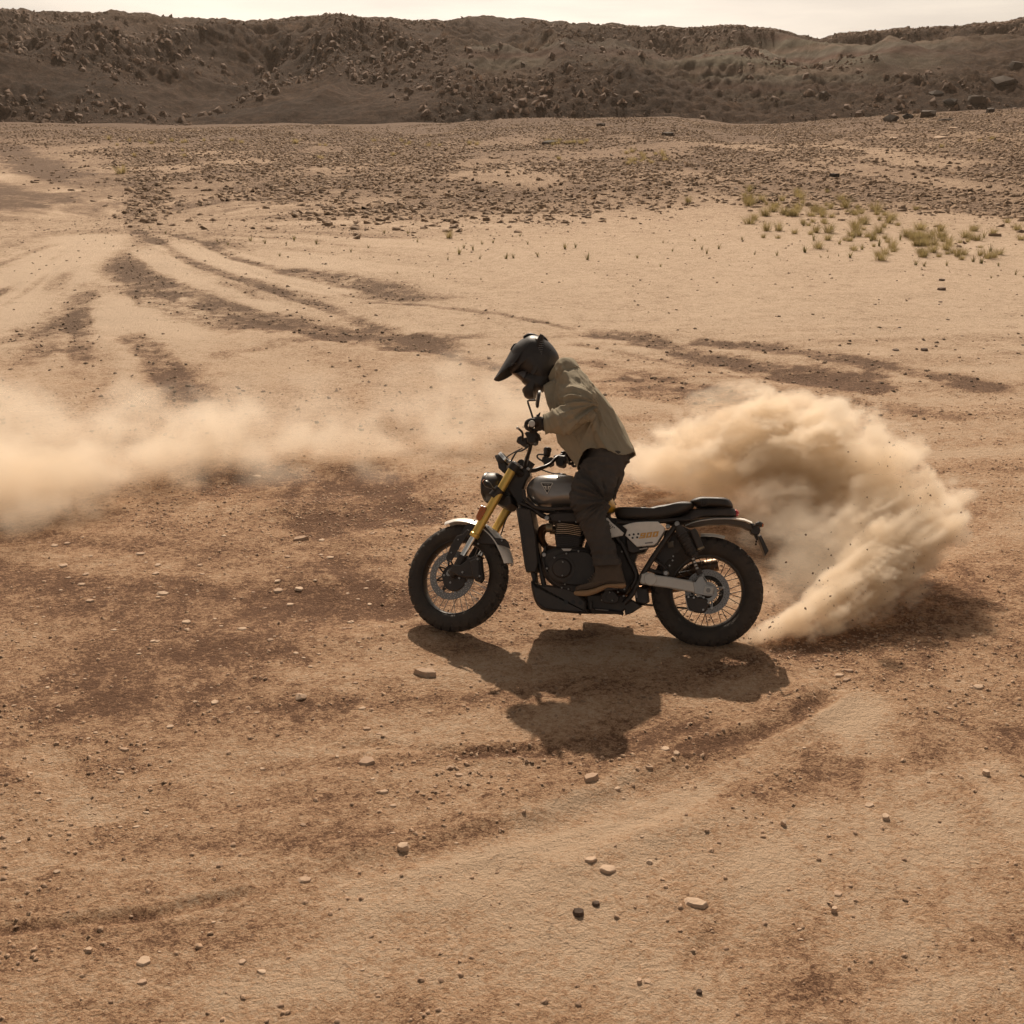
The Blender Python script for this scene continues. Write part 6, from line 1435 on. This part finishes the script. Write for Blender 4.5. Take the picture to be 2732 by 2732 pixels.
def plant(px, py, spx, pool, name, label, group, cat='shrub'):
    x, y, z = hit(px, py); sc = math.hypot(y, 3) / FPX * spx / .30; r = random.Random(int(px * 13 + py)); o = link(name, r.choice(pool)); o.location = (x, y, z - .01); o.scale = (sc * r.uniform(.9, 1.5), sc * r.uniform(.9, 1.5), sc * r.uniform(.8, 1.1)); o.rotation_euler = (0, 0, r.uniform(0, 6.28)); tag(o, label, cat, group); return o
for x, y, s in ((1105, 415, 26), (1140, 370, 26), (1000, 428, 22), (1275, 435, 28), (1320, 405, 26), (1385, 392, 32), (1235, 385, 24), (780, 402, 22), (735, 420, 22), (716, 405, 18), (285, 443, 24), (200, 403, 22), (240, 398, 20), (97, 432, 24), (5, 438, 20), (1355, 372, 26), (1290, 362, 22), (1465, 370, 28), (1560, 432, 34), (1523, 463, 24), (1555, 468, 22), (1640, 466, 22), (1740, 452, 24), (1770, 458, 30), (1805, 412, 30), (1835, 468, 22), (1900, 500, 22), (1205, 330, 28), (1100, 315, 24), (1232, 430, 12), (1190, 414, 12), (915, 425, 18), (868, 370, 16), (690, 372, 16), (605, 412, 14), (570, 380, 12), (1165, 434, 14), (1192, 436, 12), (1808, 514, 14), (1780, 360, 28), (472, 438, 16), (560, 470, 14), (60, 385, 16), (30, 355, 16)):
    q = z4(x, y); plant(q[0], q[1], s / 1.4143 * 1.25, T_SP, 'sprout', 'thin dark green sprout with bare upright stems on the pale plain to the right', 'thin green sprouts right of the middle', 'plant')
for x, y, s in ((1110, 370, 22), (1195, 385, 22), (1055, 430, 20), (945, 372, 24), (1000, 382, 22), (820, 375, 16), (860, 388, 16), (1575, 378, 18), (1750, 400, 22), (1785, 408, 22), (1732, 422, 26), (1810, 440, 22), (1910, 440, 26), (1820, 385, 18), (1635, 508, 16), (1815, 520, 14), (1325, 415, 18), (1390, 398, 16), (1450, 345, 18), (1540, 345, 18), (1080, 385, 16), (565, 325, 16), (625, 345, 16), (1690, 445, 16), (1500, 495, 12), (1860, 380, 18)):
    q = z3(x, y); plant(q[0], q[1], s / 1.4143 * 1.2, T_SP, 'sprout', 'sparse green sprout on the pale plain left of the middle', 'thin green sprouts left of the middle', 'plant')
r_ = random.Random(5)
for i in range(120):
    t = r_.random(); cx = 2020 + 520 * t; cy_ = 550 + 115 * t; px, py = cx + r_.gauss(0, 90), cy_ + r_.gauss(0, 32)
    if not (1980 < px < 2730 and 505 < py < 705): continue
    sz_ = 12 + 20 * r_.random() ** 1.6; plant(px, py, sz_, T_SH, 'shrub', ('tall' if sz_ > 21 else 'low') + ' olive shrub in the green patch: ' + where(px, py, 1980, 2580, 510, 690), 'olive shrubs of the green patch')
for i in range(26): px, py = 2440 + r_.random() * 292, 610 + r_.random() * 85; plant(px, py, r_.uniform(18, 30), T_SH, 'shrub', 'olive shrub near the right edge of the plain: ' + where(px, py, 2440, 2732, 610, 695), 'olive shrubs at the right edge')
for x, y, s in ((1085, 215, 34), (665, 228, 28), (640, 150, 0), (985, 262, 34), (1160, 270, 36), (1575, 365, 34), (1525, 255, 22)):
    if s: q = z4(x, y); plant(q[0], q[1], s / 1.4143, T_SH, 'shrub', 'round olive shrub standing apart among the stones of the plain', 'lone round shrubs among the stones')
q = z3(1695, 362); plant(q[0], q[1], 24, T_SH, 'shrub', 'single dark round shrub on the plain left of the middle', None)
q = z3(458, 118); plant(q[0], q[1], 34, T_GR, 'dry_grass_clump', 'big dry grass clump beside the track at the upper left', None, 'grass')
for i in range(70):
    u_ = r_.random(); px, py = [(300 + 900 * r_.random(), 376 + 16 * r_.random()), (1450 + 120 * r_.random(), 376 + 12 * r_.random()), (1660 + 120 * r_.random(), 405 + 35 * r_.random()), (200 + 2500 * r_.random(), 372 + 60 * r_.random())][i % 4]
    plant(px, py, r_.uniform(9, 17), T_GR, 'dry_grass_clump', 'dry grass clump at the far edge of the stony plain: ' + where(px, py, 200, 2700, 372, 440), 'dry grass clumps at the far edge', 'grass')
print('plants', round(time.time() - T0, 1))
# ------------------------------------------------------------------ flying dust: real volumes, densities worked out on a grid
def dust_volume(name, lo, hi, vox, field, dens, color, aniso=.3):
    lo = np.array(lo, float); hi = np.array(hi, float); R = np.maximum(2, np.round((hi - lo) / vox).astype(int) + 1)
    ax = [np.linspace(lo[i], hi[i], R[i], dtype=np.float32) for i in range(3)]
    Xg, Yg, Zg = np.meshgrid(*ax, indexing='ij'); D = field(Xg, Yg, Zg).astype(np.float32)
    for a in range(3):                                # nothing at the faces of the grid
        idx = [slice(None)] * 3
        for e in ((0, -1) if a < 2 else (-1,)): idx[a] = e; D[tuple(idx)] = 0
    me = bpy.data.meshes.new(name); me.vertices.add(D.size)
    co = np.stack([Xg, Yg, Zg], -1).reshape(-1, 3).astype(np.float32); me.vertices.foreach_set('co', co.ravel())
    at = me.attributes.new('grid_density', 'FLOAT', 'POINT'); at.data.foreach_set('value', D.ravel())
    m = bpy.data.materials.new(name); m.use_nodes = True; n = m.node_tree; n.nodes.clear()
    pv = n.nodes.new('ShaderNodeVolumePrincipled'); out = n.nodes.new('ShaderNodeOutputMaterial'); n.links.new(pv.outputs[0], out.inputs['Volume'])
    pv.inputs['Color'].default_value = (*color, 1); pv.inputs['Density'].default_value = dens; pv.inputs['Anisotropy'].default_value = aniso; pv.inputs['Density Attribute'].default_value = 'density'
    me.materials.append(m)
    o = link(name, me); tag(o, kind='stuff')
    g = bpy.data.node_groups.new(name, 'GeometryNodeTree')
    g.interface.new_socket('Geometry', in_out='INPUT', socket_type='NodeSocketGeometry'); g.interface.new_socket('Geometry', in_out='OUTPUT', socket_type='NodeSocketGeometry')
    N = g.nodes; Lk = g.links; gi = N.new('NodeGroupInput'); go = N.new('NodeGroupOutput')
    vc = N.new('GeometryNodeVolumeCube'); vc.inputs['Min'].default_value = tuple(lo); vc.inputs['Max'].default_value = tuple(hi)
    for i, k in enumerate('XYZ'): vc.inputs['Resolution ' + k].default_value = int(R[i])
    ps = N.new('GeometryNodeInputPosition'); sub = N.new('ShaderNodeVectorMath'); sub.operation = 'SUBTRACT'; sub.inputs[1].default_value = tuple(lo); Lk.new(ps.outputs[0], sub.inputs[0])
    ml = N.new('ShaderNodeVectorMath'); ml.operation = 'MULTIPLY'; ml.inputs[1].default_value = tuple((R - 1) / (hi - lo)); Lk.new(sub.outputs[0], ml.inputs[0])
    ad = N.new('ShaderNodeVectorMath'); ad.operation = 'ADD'; ad.inputs[1].default_value = (.5, .5, .5); Lk.new(ml.outputs[0], ad.inputs[0])
    fl = N.new('ShaderNodeVectorMath'); fl.operation = 'FLOOR'; Lk.new(ad.outputs[0], fl.inputs[0])
    sp = N.new('ShaderNodeSeparateXYZ'); Lk.new(fl.outputs[0], sp.inputs[0])
    a1 = N.new('ShaderNodeMath'); a1.operation = 'MULTIPLY_ADD'; a1.inputs[1].default_value = float(R[1]); Lk.new(sp.outputs[0], a1.inputs[0]); Lk.new(sp.outputs[1], a1.inputs[2])
    a2 = N.new('ShaderNodeMath'); a2.operation = 'MULTIPLY_ADD'; a2.inputs[1].default_value = float(R[2]); Lk.new(a1.outputs[0], a2.inputs[0]); Lk.new(sp.outputs[2], a2.inputs[2])
    na = N.new('GeometryNodeInputNamedAttribute'); na.data_type = 'FLOAT'; na.inputs['Name'].default_value = 'grid_density'
    si = N.new('GeometryNodeSampleIndex'); si.data_type = 'FLOAT'; si.domain = 'POINT'; si.clamp = True
    Lk.new(gi.outputs[0], si.inputs['Geometry']); Lk.new(na.outputs[0], si.inputs['Value']); Lk.new(a2.outputs[0], si.inputs['Index'])
    Lk.new(si.outputs[0], vc.inputs['Density']); sm = N.new('GeometryNodeSetMaterial'); sm.inputs['Material'].default_value = m
    Lk.new(vc.outputs[0], sm.inputs['Geometry']); Lk.new(sm.outputs[0], go.inputs[0])
    md = o.modifiers.new('dust', 'NODES'); md.node_group = g
    return o
def puff_field(puffs, base=4.5, amp=.9, oct=5, seed=300, edge=.30, stretch=None, warp=.10, erode=0.):
    def f(X, Y, Z):
        wx = (fbm(X * 2.2, Y * 2.2, Z * 2.2, oct=2, s=seed) - .5) * warp * 4; wz = (fbm(X * 2.2 + 9, Y * 2.2, Z * 2.2, oct=2, s=seed + 7) - .5) * warp * 4
        x, y, z = X + wx, Y, Z + wz; F = np.full(X.shape, -3., np.float32); W = np.zeros(X.shape, np.float32)
        for (cx, cy_, cz, r, wt) in puffs:
            q = 1 - np.sqrt((x - cx) ** 2 + (y - cy_) ** 2 + ((z - cz) * 1.0) ** 2) / r
            mk = q > F; F = np.where(mk, q, F); W = np.where(mk, wt, W)
        if stretch:                                  # drawn out along the way the wheel throws it
            d_ = np.array(stretch[:3]) / np.linalg.norm(stretch[:3]); sd_ = (x * d_[0] + y * d_[1] + z * d_[2]) * (stretch[3] - 1)
            ax_, ay_, az_ = x + d_[0] * sd_, y + d_[1] * sd_, z + d_[2] * sd_
        else: ax_, ay_, az_ = x, y, z
        nb = fbm(ax_ * base, ay_ * base, az_ * base, oct=oct, s=seed + 20, gain=.6, ridge=False)
        nr = fbm(ax_ * base * 1.6 + 5, ay_ * base * 1.6, az_ * base * 1.6, oct=max(2, oct - 1), s=seed + 40, gain=.62, ridge=True)
        v = F - erode + (nb - .5) * amp * 1.3 + (nr - .62) * amp * .8
        return W * sstep(.0, edge, v) * np.clip(.35 + 1.3 * nb, .2, 1.1)
    return f
def pf(L_): return [(*at_y(px, py, y), r, w_) for px, py, y, r, w_ in L_]
JET = pf([(1975, 1716, 6.46, .05, 1.4), (2010, 1706, 6.48, .07, 1.4), (2060, 1692, 6.52, .09, 1.4), (2120, 1670, 6.6, .12, 1.4), (2190, 1640, 6.7, .14, 1.3), (2260, 1605, 6.8, .16, 1.3), (2330, 1565, 6.9, .18, 1.3), (2400, 1520, 7.0, .19, 1.2), (2460, 1470, 7.15, .17, 1.1), (2510, 1420, 7.3, .14, 1.4),
          (2170, 1610, 6.8, .09, 1.2), (2240, 1570, 6.9, .14, 1.2), (2320, 1510, 7.05, .19, 1.3), (2390, 1450, 7.2, .21, 1.2), (2455, 1395, 7.35, .17, 1.2), (2300, 1440, 7.4, .19, 1.), (2370, 1375, 7.55, .19, .9), (2470, 1335, 7.6, .12, .8), (2520, 1370, 7.5, .10, .8), (2535, 1410, 7.4, .09, .9), (2250, 1400, 7.8, .15, .6)])
BIL = pf([(2350, 1275, 7.9, .18, .9), (2290, 1235, 8.1, .19, .9), (2210, 1180, 8.3, .27, 1.), (2130, 1175, 8.5, .21, 1.), (2065, 1135, 8.6, .19, 1.), (2055, 1100, 8.65, .09, .9), (1985, 1145, 8.8, .10, .7), (2070, 1190, 8.6, .32, 1.), (2260, 1290, 8.2, .28, 1.), (2150, 1265, 8.5, .33, 1.), (2000, 1230, 8.8, .34, .9), (1910, 1235, 9.0, .32, .8), (1820, 1240, 9.25, .30, .6), (1740, 1260, 9.45, .25, .45), (1660, 1270, 9.6, .22, .3),
          (1990, 1170, 8.8, .17, .8), (2190, 1135, 8.4, .12, .7), (2400, 1215, 8.0, .12, .7), (2430, 1290, 7.85, .10, .7), (2330, 1180, 8.1, .08, .6), (2180, 1340, 8.1, .18, .5), (2280, 1370, 7.75, .14, .6), (2090, 1320, 8.5, .26, .6), (2000, 1330, 8.6, .3, .25), (2100, 1430, 7.8, .3, .12), (2200, 1500, 7.3, .28, .16), (2120, 1560, 7.0, .2, .10)])
r_ = random.Random(77)
JET += pf([(2330, 1335, 7.7, .15, .8), (2290, 1395, 7.65, .15, .8), (2350, 1310, 7.8, .12, .8)])
for i in range(46):                                  # torn fingers along the outer edge
    t = r_.random(); x0 = 2560 - 330 * t * t; y0 = 1400 - 300 * t + r_.gauss(0, 22); JET += pf([(x0 + r_.gauss(0, 18) - 12, y0, 7.35 + .5 * t + r_.gauss(0, .08), r_.uniform(.035, .085), r_.uniform(.35, .9))])
for i in range(30):                                  # grit sheet along the ground under the spray
    t = r_.random(); JET += pf([(2020 + 480 * t, 1702 - 200 * t * t - 40 * t + r_.gauss(0, 10), 6.5 + .55 * t, r_.uniform(.03, .08), r_.uniform(.5, 1.1))])
for i in range(26):
    t = r_.random(); BIL += pf([(1690 + 620 * t + r_.gauss(0, 12), 1225 - 150 * math.sin(min(1, t * 1.35) * 2.2) + r_.gauss(0, 18), 9.4 - 1.1 * t, r_.uniform(.05, .11), (.08 + .55 * t) * r_.uniform(.7, 1.2))])
fJ = puff_field(JET, 9., 1.75, 5, 400, .50, stretch=(.80, .35, .42, .18), warp=.04, erode=.06); fB = puff_field(BIL, 5.8, 1.8, 6, 300, .36, stretch=(.85, -.2, .25, .55), warp=.08, erode=.06)
def right_field(X, Y, Z): return np.maximum(fJ(X, Y, Z), fB(X, Y, Z)) * sstep(-.01, .02, Z)
DUSTC = (.985, .895, .77)
dust_volume('dust_plume', (.55, 6.2, 0.0), (3.35, 10.1, 1.3), .020, right_field, 13.0, (.98, .885, .755), .35)
LEFT = [(-200, 1300, 8.9, .62, .9), (-60, 1310, 8.9, .60, 1.), (60, 1320, 8.9, .55, 1.), (170, 1290, 9.2, .55, 1.), (300, 1250, 9.6, .52, .9), (420, 1225, 9.9, .50, .85), (540, 1215, 10.1, .48, .8), (660, 1210, 10.2, .48, .7), (780, 1215, 10.3, .45, .6), (900, 1215, 10.3, .42, .5), (1010, 1205, 10.4, .42, .55), (1120, 1190, 10.6, .45, .5), (1230, 1170, 10.8, .5, .5), (1330, 1150, 11., .5, .4),
        (0, 1180, 10.6, .5, .5), (150, 1160, 10.9, .5, .45), (350, 1140, 11.2, .5, .4), (600, 1130, 11.4, .5, .3), (850, 1120, 11.5, .45, .2), (1100, 1100, 11.8, .5, .2), (1250, 1060, 12.3, .5, .18), (60, 1390, 8.3, .32, .45), (250, 1340, 8.9, .3, .4), (720, 1290, 9.5, .26, .3), (960, 1280, 9.6, .22, .28), (1180, 1240, 10.0, .25, .2), (480, 1290, 9.4, .3, .35)]
fL = puff_field(pf(LEFT), 2.2, 1.35, 5, 500, .85, warp=.14)
dust_volume('drifting_dust', (-7.2, 7.6, 0.0), (1.2, 13.2, 1.15), .036, lambda X, Y, Z: fL(X, Y, Z) * sstep(-.02, .1, Z), 3.3, DUSTC, .35)
print('dust', round(time.time() - T0, 1))

# clods and grit thrown up with the spray
cl_ = []
r_ = random.Random(31)
for i in range(520):
    a, b = r_.sample(JET, 2) if r_.random() < .3 else (JET[r_.randrange(10)],) * 2; t = r_.random(); c_ = [a[k] * t + b[k] * (1 - t) for k in range(3)]; q = a[3] * 1.25
    p_ = (c_[0] + r_.gauss(0, q * .8), c_[1] + r_.gauss(0, q * .8), c_[2] + r_.gauss(0, q * .7) + .02)
    if p_[2] > .03: cl_.append(p_)
cl_ = np.array(cl_); s_ = .0025 + .008 * rng.random(len(cl_)) ** 4
joined('flying_clods', cl_, np.stack([s_ * 1.6, s_, s_ * 1.1], -1), 'grit', stone_material('damp_clod', ((.05, .03, .02), (.16, .10, .065))), '')
# ------------------------------------------------------------------ thin dusty air over the whole place
hz = MB(); lo_, hi_ = (-420, -30, -14), (420, 440, 40)
hz.add([(x, y, z) for x in (lo_[0], hi_[0]) for y in (lo_[1], hi_[1]) for z in (lo_[2], hi_[2])], [(0, 1, 3, 2), (4, 6, 7, 5), (0, 4, 5, 1), (2, 3, 7, 6), (0, 2, 6, 4), (1, 5, 7, 3)])
mh = bpy.data.materials.new('dusty_air'); mh.use_nodes = True; mh.node_tree.nodes.clear()
pv = mh.node_tree.nodes.new('ShaderNodeVolumePrincipled'); om = mh.node_tree.nodes.new('ShaderNodeOutputMaterial'); mh.node_tree.links.new(pv.outputs[0], om.inputs['Volume'])
pv.inputs['Color'].default_value = (.93, .77, .63, 1); pv.inputs['Density'].default_value = .00022; pv.inputs['Anisotropy'].default_value = .2
tag(hz.build('haze', mh, None), kind='stuff')
